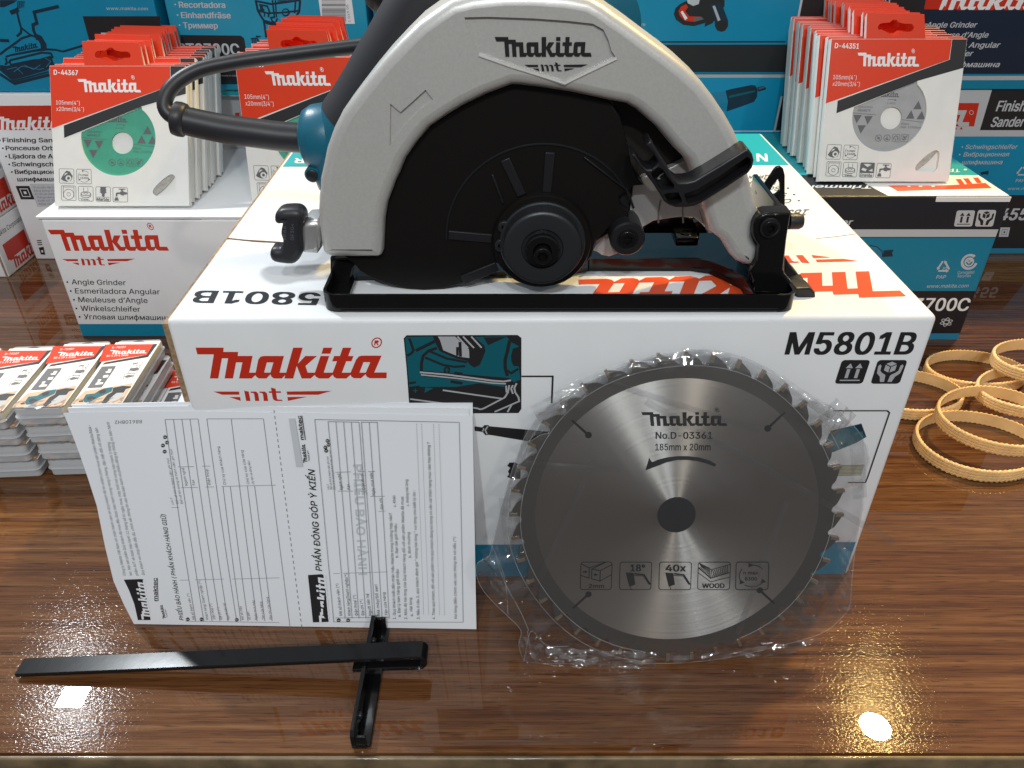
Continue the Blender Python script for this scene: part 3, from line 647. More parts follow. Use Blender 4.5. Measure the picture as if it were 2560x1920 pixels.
F.text('www.makita.com', a8(1370, 1035), a8(1730, 1030), a8(1376, 1005), 'strip_grey', .003, .2)
F.icon('recycle', a8(1430, 925), a8(1590, 925), a8(1440, 770), 'strip_grey', lw=.0007, frame=False); F.text('20', a8(1503, 880), a8(1545, 880), a8(1506, 855), 'strip_grey', .01, .2); F.text('PAP', a8(1450, 955), a8(1535, 955), a8(1455, 925), 'strip_grey', .006, .2)
F.icon('cring', a8(1655, 880), a8(1800, 880), a8(1675, 740), 'strip_grey', lw=.0009, frame=False); F.text('Corrugated', a8(1635, 915), a8(1778, 910), a8(1640, 890), 'strip_grey', .003); F.text('Recycles', a8(1637, 945), a8(1750, 940), a8(1640, 920), 'strip_grey', .003)
F.icon('atom', a8(1475, 1370), a8(1590, 1370), a8(1490, 1290), 'strip_grey', lw=.0006, frame=False)
F.poly(L_(a8, (880,665),(930,672),(980,705),(1000,740),(985,770),(940,765)), 'mid_blue_ink', 'printed_drawing'); F.stroke(L_(a8, (880,668),(940,680),(985,720),(990,770)), .0008, 'navy_ink'); F.poly(L_(a8, (1000,712),(1085,705),(1070,735),(1080,762),(985,768)), 'navy_ink', 'printed_drawing')
F.flush(tb)
F = Face((0, 0, TH), (1, 0, 0), (0, 1, 0)); x0, x1, y1 = TX1 - .308, TX1 - .0015, TB + .228
ux = F.px(*a8(1020, 225))[0]
F.uvpoly([(ux, TB + .0015), (x1, TB + .0015), (x1, y1), (ux - .06, y1)], 'white_ink')
tv = F.px(*a4(1800, 1515))[1]
F.uvpoly([(x0, tv), (x1, tv), (x1, y1), (x0, y1)], 'cyan_ink')
F.poly(L_(a8, (1035,152),(1560,150),(1880,130),(1935,175),(1120,202)), 'orange_ink')
for x, y in ((1770, 85), (1685, 92), (1620, 98)): F.poly(L_(a8, (x, y), (x + 45, y - 2), (x + 80, y + 45), (x + 35, y + 47)), 'orange_ink')
for x in (1200, 1300, 1410): F.poly(L_(a8, (x, 155), (x + 30, 154), (x + 34, 162), (x + 6, 163)), 'white_ink')
F.text('Trimmer', a8(905, 150), a8(360, 150), a8(890, 178), 'white_ink', .02)
F.text('• Тр', a4(1720, 1455), a4(1560, 1470), a4(1720, 1480), 'white_ink', .02)
mb_ = None
F.flush(tb)
mb = MB(); zz = TH
fx = F.px(*a8(1440, 232))[0]
boxm(mb, (fx, TB - .0012, TH - .0046), (TX1 - .001, TB - .0002, TH - .0002)); mb.build('lid_flap', 'white_card', tb, smooth=False)

# rear row of boxes -------------------------------------------------
YR = .862
SW = box_(-.569, -.362, .852, .22, 0, .1905, 'white_card', 'tall white sander box with red block and word list, behind the disc packs')
F = Face((0, .852, 0), (1, 0, 0), (0, 0, 1))
F.poly([c2(-60, 122), c2(520, 118), c2(520, 330), c2(-40, 334)], 'red_ink')
F.logo(c2(-36, 335), c2(560, 335), c2(-50, 218), 'white_ink', reg=False)
for x in (100, 140, 175, 210, 280, 345, 395, 440): F.poly(L_(c2, (x - 12, 336), (x + 12, 336), (x, 318)), 'red_ink')
for t, x, y, x1 in (('Finishing Sander', 25, 443, 580), ('Ponceuse Orbitale', 52, 513, 610), ('Lijadora de Acabado', 80, 585, 690), ('Schwingschleifer', 108, 655, 630), ('Вибрационная', 132, 722, 590), ('шлифмашина', 155, 787, 580)):
    F.text(t, c2(x, y), c2(x1, y), c2(x - 4, y - 38), 'black_ink', .018)
    if t[0] != 'ш': F.poly(L_(c2, *circ(x - 26, y - 17, 8, 8)), 'black_ink', 'printed_text')
F.icon('insul', c2(190, 940), c2(296, 940), c2(148, 835), 'black_ink', lw=.0013, frame=False)
F.poly(L_(c2, (262,808),(520,808),(520,1010),(330,1010)), 'faint_ink')
for k, t in enumerate(('Tên sản phẩm : Máy Chà Nhám', 'Bằng Động Cơ Điện', 'Ký hiệu sản phẩm: BO455', 'Tháng/năm sản xuất', 'Xuất xứ: Thailand', 'Nhà nhập khẩu')):
    F.text(t, c2(290 + k * 11, 850 + k * 29), c2(540 + k * 8, 848 + k * 29), 17 * .2833, 'grey_ink')
for k in range(3): F.poly(L_(c2, (325 + k * 4, 1307 + k * 18), (365 + k * 4, 1305 + k * 18), (367 + k * 4, 1313 + k * 18), (327 + k * 4, 1315 + k * 18)), 'black_ink', 'printed_text')
F.poly(L_(c2, (342,1372),(385,1365),(400,1435),(362,1432)), 'black_ink', holes=[L_(c2, (362,1395),(380,1393),(384,1415),(368,1415))])
F.flush(SW)
# two low white boxes at the far left, one on the other
for z0, z1, lab in ((0, .0625, 'low white box with red block on its end, lower of two at the far left'), (.0630, .128, 'low white box with red block on its end, stacked atop another at the far left')):
    t = box_(-.75, -.5745, .803, .13, z0, z1, 'white_card', lab)
    F = Face((-.5745, 0, z0), (0, 1, 0), (0, 0, 1), pix=False)
    F.uvpoly([(.812, .017), (.858, .017), (.858, .036), (.812, .036)], 'red_ink'); F.logo((.815, .004), (.880, .004), (.815, .018), 'red_ink', reg=False)
    F.text('Makita Corporation', (.808, .046), (.866, .046), .0055, 'black_ink'); F.flush(t)
    mb = MB(); boxm(mb, (-.5775, .8022, z0 + .002), (-.5755, .8029, z1 - .002)); mb.build('corrugated_edge', 'kraft', t, smooth=False)
# grey box with dimension text and the grinder picture, under the router box
GY = .872
gx = box_(-.352, -.142, GY, .2, 0, .1905, 'grey_card', 'grey box with blue stripe and dimension text, between the two left disc pack stacks')
F = Face((0, GY, 0), (1, 0, 0), (0, 0, 1))
F.text('185mm(7-1/4")', c4(180, 810), c4(960, 810), c4(180, 740), 'black_ink', .012)
F.poly(L_(c4, (300,880),(1000,875),(1000,935),(300,942)), 'mid_blue_ink'); F.poly(L_(c4, (562,218),(620,214),(612,272),(556,276)), 'red_ink')
F.poly(L_(c4, (400,990),(560,960),(700,1040),(720,1120),(560,1150),(300,1150)), 'grey_ink', 'printed_picture')
F.poly(L_(c4, (540,1180),(620,1090),(700,1070),(755,1100),(720,1150),(560,1200)), 'strip_grey', 'printed_picture')
F.poly(L_(c4, (230,1270),(330,1190),(520,1155),(565,1210),(440,1255),(260,1300)), 'pale_grey_ink', 'printed_picture')
F.flush(gx)
# blue jig/polisher box on the white sander box
bo = box_(-.572, -.3585, .8565, .2, .1912, .40, 'teal_card', 'blue box with black line drawing of a sander, on the white sander box')
F = Face((0, .8565, 0), (1, 0, 0), (0, 0, 1))
F.text('www.makita.com', a1(920, 85), a1(1278, 88), a1(918, 58), 'strip_grey', .004)
F.poly(L_(a1, (715,140),(1384,140),(1384,800),(850,800),(790,420)), 'black_ink')
F.text('BO3710', a1(888, 415), a1(1500, 415), a1(872, 285), 'strip_grey', .03)
for P_, k in (([(145,90),(165,180),(185,250),(180,285),(145,315)],.0022), ([(90,112),(140,92),(160,80)],.004), ([(510,55),(295,105),(320,200),(285,215),(290,260),(310,310)],.003), ([(185,240),(260,300),(310,320)],.002), ([(310,315),(345,330),(375,380),(380,420)],.006),
    ([(380,425),(480,430),(545,445),(715,395)],.002), ([(0,350),(80,352)],.003), ([(0,470),(50,430),(95,400),(190,330),(270,305)],.002), ([(50,500),(60,540),(45,560)],.002), ([(80,480),(300,440),(440,425)],.0016),
    ([(90,520),(360,455),(440,460),(455,490),(430,515),(300,520),(100,560),(80,540),(90,520)],.002), ([(50,490),(100,475),(380,420)],.0018), ([(0,600),(120,700),(420,620)],.0016), ([(0,640),(125,722),(430,645)],.003)):
    F.stroke(L_(a1, *P_), k, 'navy_ink')
F.poly(L_(a1, (0,560),(60,570),(200,530),(300,520),(440,480),(470,560),(400,610),(120,690),(0,600)), 'navy_ink')
F.poly(L_(a1, (0,0),(150,0),(120,25),(40,60),(0,62)), 'navy_ink'); F.poly(L_(a1, (150,10),(215,10),(210,55),(150,80)), 'navy_ink')
for k in range(4): F.stroke(L_(a1, (160 + k * 16, 15), (165 + k * 14, 70)), .0006, 'teal_ink')
for P_ in ([(120,620),(190,570),(290,590),(340,600),(380,590)], [(60,600),(140,580),(200,640)], [(210,560),(290,600),(350,560)], [(390,500),(440,530),(400,580)]): F.stroke(L_(a1, *P_), .0006, 'mid_blue_ink')
F.logo(a1(118, 455), a1(330, 410), a1(108, 405), 'navy_ink', reg=False)
F.flush(bo)
# blue trimmer box with list and router drawing
rt = box_(-.3505, -.1475, .8625, .2, .1912, .40, 'teal_card_light', 'light blue trimmer box with router line drawing and barcode sticker')
F = Face((0, .8625, 0), (1, 0, 0), (0, 0, 1))
for t, x, y, x1 in (('Recortadora', 190, 75, 648), ('Einhandfräse', 212, 178, 702), ('Триммер', 232, 278, 575)):
    F.text(t, c3(x, y), c3(x1, y + 3), c3(x - 8, y - 58), 'strip_grey', .02); F.poly(L_(c3, *circ(x - 38, y - 30, 9, 8)), 'strip_grey', 'printed_text')
F.poly(L_(c3, (200,345),(800,352),(832,380),(862,560),(890,800),(250,800)), 'black_ink')
F.text('RT0700C', c3(190, 535), c3(793, 540), c3(170, 428), 'strip_grey', .022)
F.text('Made in China', c3(600, 752), c3(790, 755), c3(598, 738), 'strip_grey')
F.poly(L_(c3, (400,905),(1600,905),(1600,940),(400,940)), 'cyan_ink'); F.poly(L_(c3, (400,800),(1600,800),(1600,832),(400,832)), 'navy_ink')
for P_, k in (([(945,0),(965,100),(1000,165),(1025,200),(1040,300),(1050,370)],.0022), ([(1385,0),(1375,110),(1330,190),(1325,230),(1340,290)],.0022), ([(950,10),(1100,40),(1250,20),(1385,0)],.0018), ([(965,95),(1060,130),(1200,125),(1370,105)],.0016), ([(1030,205),(1150,240),(1320,205)],.0022), ([(1040,225),(1150,260),(1320,228)],.0014),
    ([(1110,0),(1130,170),(1095,175),(1110,210),(1140,225),(1160,180)],.0016), ([(1140,0),(1150,170)],.0014), ([(1340,0),(1330,130)],.0016), ([(975,45),(1060,60),(1080,110),(1070,170)],.0016), ([(1000,60),(1005,95),(1030,105)],.003), ([(1065,370),(1200,385),(1330,360)],.0018), ([(980,110),(1035,125),(1030,165)],.0012)):
    F.stroke(L_(c3, *P_), k, 'navy_ink')
F.poly(L_(c3, (895,375),(960,370),(980,400),(970,455),(915,455)), 'navy_ink'); F.poly(L_(c3, (975,400),(1100,390),(1130,420),(1080,500),(1030,495),(985,450)), 'navy_ink'); F.poly(L_(c3, (945,350),(1000,355),(985,370),(950,368)), 'navy_ink')
for k in range(4): F.stroke(L_(c3, (905 + k * 16, 385), (912 + k * 15, 445)), .0005, 'mid_blue_ink')
F.poly(L_(c3, *circ(1243, 122, 40, 20)), 'navy_ink', 'printed_drawing', [L_(c3, *circ(1240, 120, 27, 18))]); F.poly(L_(c3, (1222,112),(1262,116),(1262,130),(1222,126)), 'navy_ink', 'printed_drawing')
F.logo(c3(1150, 25), c3(1310, 8), c3(1146, -12), 'navy_ink', reg=False)
F.poly(L_(c3, (1562,-30),(1890,-30),(1925,235),(1600,235)), 'white_ink', 'barcode_sticker')
random.seed(5); y = -10
while y < 225:
    k = random.choice((2, 3, 5, 8)); F.poly(L_(c3, (1597 + y * .03, y), (1832 + y * .03, y), (1832 + y * .03, y + k), (1597 + y * .03, y + k)), 'grey_ink', 'barcode_sticker'); y += k + random.choice((3, 4, 7))
F.text('1 019 05', c3(1882, 215), c3(1858, 45), c3(1862, 217), 'grey_ink')
F.flush(rt)
# centre: grinder box above straight grinder box
lo = box_(-.14, .402, .858, .2, 0, .2085, 'teal_card', 'long blue straight grinder box with pale top stripe, behind the big carton')
F = Face((0, .858, 0), (1, 0, 0), (0, 0, 1)); Q = lambda *p: [c6(*q) for q in p]
F.poly(Q((-2400,722),(1990,718),(1990,766),(-2400,768)), 'pale_grey_ink'); F.poly(Q((-2400,1298),(1980,1288),(1980,1300),(-2400,1308)), 'strip_grey')
F.poly(Q((1808,900),(2200,900),(2100,1288),(1738,1288)), 'black_ink'); F.stroke(Q((1795,950),(1722,1290)), .0022, 'strip_grey')
F.poly(Q((1000,940),(1240,900),(1262,1085),(1060,1140)), 'mid_blue_ink', 'printed_picture'); F.poly(Q((1040,1010),(1250,1020),(1245,1070),(1100,1100)), 'teal_ink', 'printed_picture')
F.poly(Q((1240,895),(1290,880),(1500,838),(1535,845),(1555,880),(1550,960),(1520,1005),(1400,1050),(1250,1100),(1262,1000)), 'navy_ink', 'printed_picture')
F.poly(Q((1275,945),(1530,890),(1530,910),(1275,968)), 'deep_teal_ink', 'printed_picture'); F.poly(Q((1555,862),(1615,850),(1640,868),(1635,885),(1560,905)), 'navy_ink', 'printed_picture'); F.poly(Q((1565,868),(1620,856),(1625,866),(1568,885)), 'grey_ink', 'printed_picture')
F.flush(lo)
up = box_(-.14, .408, .856, .2, .2091, .42, 'teal_card', 'blue grinder box with black base band and photo of a red disc grinder')
F = Face((0, .856, 0), (1, 0, 0), (0, 0, 1))
F.poly(Q((-2400,448),(2015,440),(1990,712),(-2400,712)), 'black_ink'); F.stroke(Q((-2400,436),(1830,428)), .0012, 'mid_blue_ink'); F.stroke(Q((-2400,420),(1830,412)), .0014, 'navy_ink')
F.poly(Q((2000,-200),(3200,-200),(3200,440),(1930,440),(1955,240)), 'black_ink'); F.stroke(Q((2030,-200),(1935,290),(1920,420)), .0022, 'strip_grey')
F.text('100mm(4")', a4(525, 42), a4(1045, 50), a4(540, -25), 'strip_grey', .006)
F.text('www.makita.com', c6(60, 255), c6(445, 258), c6(62, 222), 'strip_grey', .004, .15); F.text('World’s leading manufacturer', c6(200, 325), c6(470, 327), c6(201, 314), 'strip_grey', 0, .15)
F.poly(Q((728,140),(745,80),(790,40),(870,0),(1230,-40),(1230,60),(1110,230),(1030,265),(1040,225),(930,258),(820,245),(750,195)), 'black_ink', 'printed_picture')
F.poly(Q((775,110),(800,65),(850,40),(870,70),(840,110),(880,160),(1000,165),(1025,190),(930,215),(840,205),(790,160)), 'red_ink', 'printed_picture'); F.poly(Q((925,175),(1000,165),(1025,190),(935,214)), 'grey_ink', 'printed_picture')
F.poly(Q((795,118),(815,105),(865,180),(840,198)), 'white_ink', 'printed_picture'); F.poly(Q((855,-30),(990,-30),(975,40),(920,58),(865,30)), 'strip_grey', 'printed_picture')
F.poly(Q((1085,30),(1200,30),(1265,205),(1265,260),(1220,305),(1160,305),(1135,260),(1130,200)), 'navy_ink', 'printed_picture'); F.poly(Q((1110,60),(1135,55),(1190,200),(1165,210)), 'pale_grey_ink', 'printed_picture'); F.poly(Q(*circ(1200, 255, 58, 18)), 'black_ink', 'printed_picture')
F.flush(up)
# right: finishing sander box with the black grinder box on it
fs = box_(.413, .68, .866, .2, 0, .1905, 'teal_card', 'blue, grey and black finishing sander box at the far right, standing on the counter')
F = Face((0, .866, 0), (1, 0, 0), (0, 0, 1)); G = lambda *p: [c7(*q) for q in p]; A4 = lambda *p: [a4(*q) for q in p]
F.poly(G((100,530),(900,530),(900,808),(100,808)), 'strip_grey'); F.poly(A4((1935,775),(2700,775),(2700,1125),(1830,1125)), 'black_ink')
F.poly(A4((1000,890),(1825,890),(1780,1092),(1000,1092)), 'red_ink'); F.logo(a4(820, 1092), a4(1735, 1092), a4(840, 905), 'strip_grey', reg=False)
for x in (1620, 1670): F.poly(A4((x - 14, 1118), (x + 14, 1118), (x, 1095)), 'red_ink')
F.poly(A4(*circ(1757, 972, 20, 14)), 'strip_grey', 'printed_logo', [A4(*circ(1757, 972, 15, 14))])
F.text('Finishing', a4(1965, 960), a4(2350, 960), a4(1990, 872), 'strip_grey', .02, .1); F.text('Sander', a4(1918, 1095), a4(2205, 1092), a4(1945, 1012), 'strip_grey', .02, .1)
for t, x, y, x1 in (('Schwingschleifer', 1702, 1288, 2152), ('Вибрационная', 1685, 1352, 2080), ('шлифмашина', 1670, 1420, 2022)): F.text(t, a4(x, y), a4(x1, y - 2), a4(x + 8, y - 38), 'strip_grey', .008, .15)
for x, y in ((1678, 1270), (1655, 1335)): F.poly(A4(*circ(x, y, 7, 8)), 'strip_grey', 'printed_text')
F.poly(G((100,1155),(900,1155),(900,1470),(100,1470)), 'black_ink'); F.poly(G((100,1470),(900,1470),(900,1500),(100,1503)), 'mid_blue_ink')
F.text('BO455', c7(480, 1302), c7(770, 1302), c7(500, 1235), 'strip_grey', .025, .1); F.icon('insul', c7(612, 1398), c7(660, 1398), c7(622, 1350), 'strip_grey', lw=.0011, frame=False)
F.icon('recycle', c7(695, 1055), c7(790, 1055), c7(705, 970), 'strip_grey', lw=.0007, frame=False); F.text('PAP', c7(705, 1078), c7(760, 1078), c7(708, 1060), 'strip_grey', .006, .2); F.text('www.makita.com', c7(660, 1124), c7(900, 1122), c7(663, 1108), 'strip_grey', .003, .2)
F.poly(G((500,1020),(548,1010),(545,1035),(530,1030),(505,1035)), 'navy_ink')
F.flush(fs)
ag = box_(.413, .68, .8645, .2, .1912, .42, 'navy_card', 'black angle grinder box with red block lettering, on the finishing sander box')
F = Face((0, .8645, 0), (1, 0, 0), (0, 0, 1))
F.poly(A4((1385,-120),(2900,-120),(2900,80),(1348,80)), 'red_ink'); F.logo(a4(1400, 85), a4(2420, 85), a4(1430, -60), 'white_ink', reg=False)
for x in (1520, 1650, 1800, 1930, 2060, 2190): F.poly(A4((x - 20, 87), (x + 20, 87), (x + 5, 45)), 'red_ink')
for t, x, y, x1 in (('Angle Grinder', 1362, 238, 1800), ('Meuleuse d’Angle', 1352, 325, 1898), ('Esmeriladora Angular', 1270, 412, 1998), ('Winkelschleifer', 1250, 485, 1765), ('Угловая шлифмашина', 1200, 580, 1995)): F.text(t, a4(x, y), a4(x1, y - 1), a4(x + 14, y - 47), 'strip_grey', .012, .12)
F.poly(A4((1000,638),(2700,638),(2700,700),(1000,704)), 'teal_ink'); F.poly(A4((1000,658),(2700,654),(2700,690),(1000,694)), 'pale_grey_ink'); F.poly(A4((1000,704),(2700,700),(2700,768),(1000,768)), 'teal_ink')
F.flush(ag)
# ---------------------------------------------------------------- circular saw standing on the carton
YF = .3605                                                           # front rail of the base plate
YG, YL, YB, YP = .378, .385, .402, .396                              # guard face, lower guard, inner wall, rear silver wall
saw = thing('circular_saw', 'circular saw with silver blade guard, black base and blue handle, standing on the white carton', 'circular saw', (.03, .43, HB))
def S(y, pts, f=None): return [(q.x, q.z) for q in (ony(*(f(*p) if f else p), y) for p in pts)]
# upper guard
outer = [a6(640,926), a6(604,910), a6(572,880), a6(556,800), (795,560), a6(528,520), a6(534,380), a2(545,1659), a6(545,250), a2(560,1500), a2(600,1300), a2(660,1130), a2(740,970), a2(830,850), a2(960,680), a2(1100,510), a2(1250,350), a2(1400,200), a2(1540,100), (1128,1), (1180,-12), (1260,-20), (1340,-20), (1420,-14), (1475,-4), a3(790,50), a3(890,125), a3(1000,200), a3(1200,350), a3(1350,460), a3(1500,580), a3(1650,720), a3(1750,850), a3(1850,1000), a3(1930,1140), a3(1985,1270), a3(2040,1470), a3(2090,1659), (1893,510), (1900,530), (1889,556), (1884,593), (1900,617), (1894,650), (1884,670), (1862,667), (1842,658), (1827,642), (1803,603), (1775,583), (1765,550), (1752,505)]
inner = [d2(1060,440), d2(980,260), a3(1400,1290), a3(1250,1110), a3(1080,960), a3(990,910), a3(850,885), a3(500,810), a3(250,772), a3(70,750), a3(0,748), a2(2000,825), a2(1800,920), a2(1650,1010), a2(1500,1110), a2(1390,1240), a2(1290,1380), a6(1240,190), a6(1200,270), a2(1180,1640), a6(1130,460), a6(1105,600), a6(1098,760), a6(1092,880), a6(1076,912), a6(1050,926)]
O1 = S(YG, outer + inner)
rec = [a2(1560,128), a2(1790,165), a2(1920,450), a2(1940,500), a2(2212,590), a3(0,592), a3(200,650), a3(455,738), a3(650,640), a3(905,520), a3(860,450), a3(830,360), a3(780,250), a3(700,205), a3(480,175), a3(200,155), a3(0,150), a2(1900,140)]
rec = S(YG, [a2(1800,150), a2(1850,290), a2(1925,470), a2(2212,570), a3(200,630), a3(455,712), a3(650,615), a3(900,500), a3(860,440), a3(835,350), a3(790,255), a3(700,205), a3(480,180), a3(200,160), a3(0,152), a2(2000,145)])
arrow = S(YG, L_(a2, (1465,775),(1530,860),(1420,950),(1290,1080),(1155,1255),(1160,895),(1248,970),(1350,880)))
mb = MB(); prism(mb, XZ(YG), O1, .036, .0055, [(rec, .0014), (arrow, .0012)], steps=5)
guard = mb.build('blade_guard', 'cast_aluminium', saw, angle=40)
F = Face((0, YG + .0014, 0), (1, 0, 0), (0, 0, 1), lift=.0004)
F.logo(a2(2095, 488), a3(688, 488), a2(2062, 318), 'etch_ink', reg=False)
k0 = a2(2212, 0)[0]
x0, x1 = a3(105, 0)[0], a3(655, 0)[0]; y0, y1 = a3(0, 542)[1], a3(0, 612)[1]
for o in MTLOGO: F.poly([(x0 + (x - 238) / 1322 * (x1 - x0), y0 + (y - 585) / 143 * (y1 - y0)) for x, y in o], 'etch_ink', 'printed_logo')
F.flush(guard)
# chevron ledge under the nameplate
mb = MB(); P_ = [(q[0], YG + .0006, q[1]) for q in S(YG, [a2(1925,478), a2(2212,580), a3(200,641), a3(457,724), a3(655,627), a3(905,508)])]
tube(mb, P_, .0011, 8); mb.build('ledge', 'cast_aluminium', guard)
# inner rear wall of the guard; its dark colour paints in the shade there
mb = MB(); prism(mb, XZ(YB), S(YB, [(900,640), (930,480), (1000,360), (1110,260), (1280,195), (1480,215), (1600,260), (1690,330), (1742,430), (1720,450), (1640,520), (1500,600), (1100,655)]), .004); mb.build('shaded_inner_wall', 'interior_shade', saw, smooth=False)
mb = MB(); prism(mb, XZ(YP), S(YP, L_(d2, (530,425),(420,520),(400,700),(385,835),(250,960),(40,1080),(15,1190),(60,1205),(100,1235),(180,1250),(260,1220),(400,1000),(545,935),(640,880),(900,838),(1060,845),(1180,945),(1215,1010),(1250,1010),(1250,400),(1060,300),(985,240),(835,320))), .005, .0006); rw = mb.build('gear_housing', 'cast_aluminium', saw, angle=40)
for xs in ((715, 690, 688), (945, 940, 945), (1128, 1125, 1150)):
    mb = MB(); tube(mb, [(q[0], YP - .0001, q[1]) for q in S(YP, L_(d2, (xs[0], 660), (xs[1], 780), (xs[2], 900)))], .0005, 6); mb.build('casting_line', 'steel_light', rw)
# retractable lower guard
LGP = [(905,600), (940,480), (1000,380), (1070,300), (1160,248), (1300,205), (1420,222), a3(850,885), a3(930,1000), a3(1000,1250), a3(1030,1420), a3(1100,1560), a3(1140,1600), d2(420,520), d2(330,590), d2(280,630), d2(290,700), d2(375,780), d2(380,835), d2(180,950), d2(40,1075), d2(0,1240), (1455,672), (1420,700), (1300,672), a6(2080,965), a6(1950,1050), a6(1800,1132), a6(1620,1180), a6(1450,1195), a6(1300,1180), a6(1150,1145), a6(1040,1110), a6(960,1070), a6(900,1030), a6(860,980), (860,640)]
mb = MB(); prism(mb, XZ(YL), S(YL, LGP), .012, .0008); lg = mb.build('lower_guard', 'guard_plastic', saw, angle=40)
cA = ony(1354, 598, YL); cx, cz = cA.x, cA.z
mb = MB(); tube(mb, [(cx + .0505 * cos(radians(a)), YL - .0001, cz + .0505 * sin(radians(a))) for a in range(20, 181, 5)], .0006, 6); mb.build('rim_step', 'black_plastic', lg)
def bar(p0, p1, w0, mname='black_plastic', name='rib', y=YL, h=.0012):
    a = Vector(S(y, [p0])[0]); b = Vector(S(y, [p1])[0]); d = (b - a).normalized(); nn = Vector((-d.y, d.x)) * w0
    mb = MB(); prism(mb, XZ(y - h), [tuple(a + nn), tuple(b + nn), tuple(b - nn), tuple(a - nn)], h, .0005); return mb.build(name, mname, lg)
bar(a7(330, 0), a7(300, 345), .0024); bar(a7(-60, 60), a7(85, 370), .0024); bar(a7(-170, 190), a7(-75, 440), .0006)
bar(a6(1665, 712), a6(2040, 745), .0024); bar(a6(1785, 1105), a6(2085, 985), .0028); bar(a7(620, 40), a7(1000, 330), .0005)
# arbor: hub ring, clip, flange, washer, bolt
mb = MB(); lathe(mb, (cx, YL, cz), (0, -1, 0), [(.0262, -.002), (.0262, .0040), (.0255, .0050), (.0205, .0050), (.020, .004), (0, .004)]); mb.build('hub_ring', 'guard_plastic', saw, angle=40)
Yc = YL - .0055; cc = ony(1356, 607, Yc)
mb = MB(); lathe(mb, (cc.x, Yc, cc.z), (0, -1, 0), [(.0225, -.001), (.0225, .0012), (.0218, .0018), (.0185, .0018)])
for px, py in ((d3(390,715)), (d3(350,940))):
    q = S(Yc, circ(px, py, 15, 14)); hole = S(Yc, circ(px - 1, py, 6, 10)); prism(mb, XZ(Yc - .0016), q, .002, .0004, [(hole, None)])
mb.build('retaining_clip', 'dark_zinc', saw, angle=40)
Yf = YL - .0185; cf = ony(1356, 624, Yf)
mb = MB(); lathe(mb, (cf.x, Yf, cf.z), (0, -1, 0), [(.0198, -.013), (.0198, -.0010), (.0190, -.0002), (.0180, 0), (.0108, -.0004), (.0104, -.0016), (.0090, -.002), (0, -.002)], 64); fl = mb.build('blade_flange', 'dark_zinc', saw, angle=35)
mb = MB(); lathe(mb, (cf.x, Yf, cf.z - .0006), (0, -1, 0), [(.0088, -.002), (.0088, .0012), (.0082, .0018), (.0048, .0018)], 40); mb.build('washer', 'black_paint', saw, angle=35)
hx = [(cf.x + .0029 * cos(radians(a)), cf.z - .0018 + .0029 * sin(radians(a))) for a in range(10, 370, 60)]
mb = MB(); prism(mb, XZ(Yf - .0052), circ(cf.x, cf.z - .0018, .0046, 32), .006, .0007, [(hx, .0035)]); mb.build('arbor_bolt', 'black_paint', saw, angle=35)
# guide bolt with washer cone
def screw(px, py, y, r, depth, name, r2):
    q = ony(px, py, y); mb = MB(); lathe(mb, (q.x, y, q.z), (0, -1, 0), [(r, -depth), (r, -.001), (r - .0008, 0), (r2 * 1.2, 0), (r2 * 1.1, -.0006), (r2 * .9, -.0006)], 40); o = mb.build(name, 'black_plastic', saw, angle=35)
    st = [(q.x + (r2 * (.62 if k % 2 else .42)) * cos(radians(k * 30)), q.z + (r2 * (.62 if k % 2 else .42)) * sin(radians(k * 30))) for k in range(12)]
    mb = MB(); prism(mb, XZ(y - .0008), circ(q.x, q.z, r2, 28), .003, .0008, [(st, .0018)]); mb.build('screw_head', 'black_paint', o, angle=35)
screw(*d2(370, 1075), .376, .0092, .020, 'guide_roller', .0047)
# lever of the lower guard
YV = .3655
lev = L_(d2, (408,200),(425,188),(452,193),(520,300),(570,345),(625,345),(672,300),(685,265),(640,190),(560,105),(575,75),(605,48),(628,62),(640,100),(720,225),(790,330),(850,440),(905,480),(985,478),(1060,462),(1330,300),(1600,132),(1630,140),(1665,190),(1682,255),(1665,330),(1625,385),(1400,535),(1130,700),(1060,732),(980,745),(870,745),(800,722),(745,680),(705,610),(620,480),(515,345),(440,245))
h1 = L_(d2, (622,352),(690,322),(735,345),(790,430),(852,505),(848,550),(725,562),(690,530),(640,450),(615,395)); h2 = L_(d2, (745,605),(800,588),(895,585),(932,660),(930,690),(850,718),(795,695)); h3 = L_(d2, (955,598),(1080,560),(1330,410),(1610,215),(1645,240),(1648,300),(1615,355),(1380,510),(1130,668),(1000,700),(975,680))
mb = MB(); prism(mb, XZ(YV), S(YV, lev), .013, .0011, [(S(YV, h1), .008), (S(YV, h2), .008), (S(YV, h3), .008)], steps=3); lv = mb.build('guard_lever', 'black_plastic', saw, angle=38)
mb = MB(); tube(mb, [(q[0], YV + .0065, q[1]) for q in S(YV, L_(d2, (700,490),(735,450),(765,432)))], .0004, 6); tube(mb, [(q[0], YV + .0065, q[1]) for q in S(YV, L_(d2, (700,490),(730,488)))], .0004, 6); mb.build('spring_end', 'bare_aluminium', lv)
mb = MB(); prism(mb, XZ(YL + .004), S(YL, L_(d2, (280,640),(330,590),(420,515),(400,700),(380,830),(300,730))), .006, .0005); mb.build('stop_tab', 'black_plastic', lv)
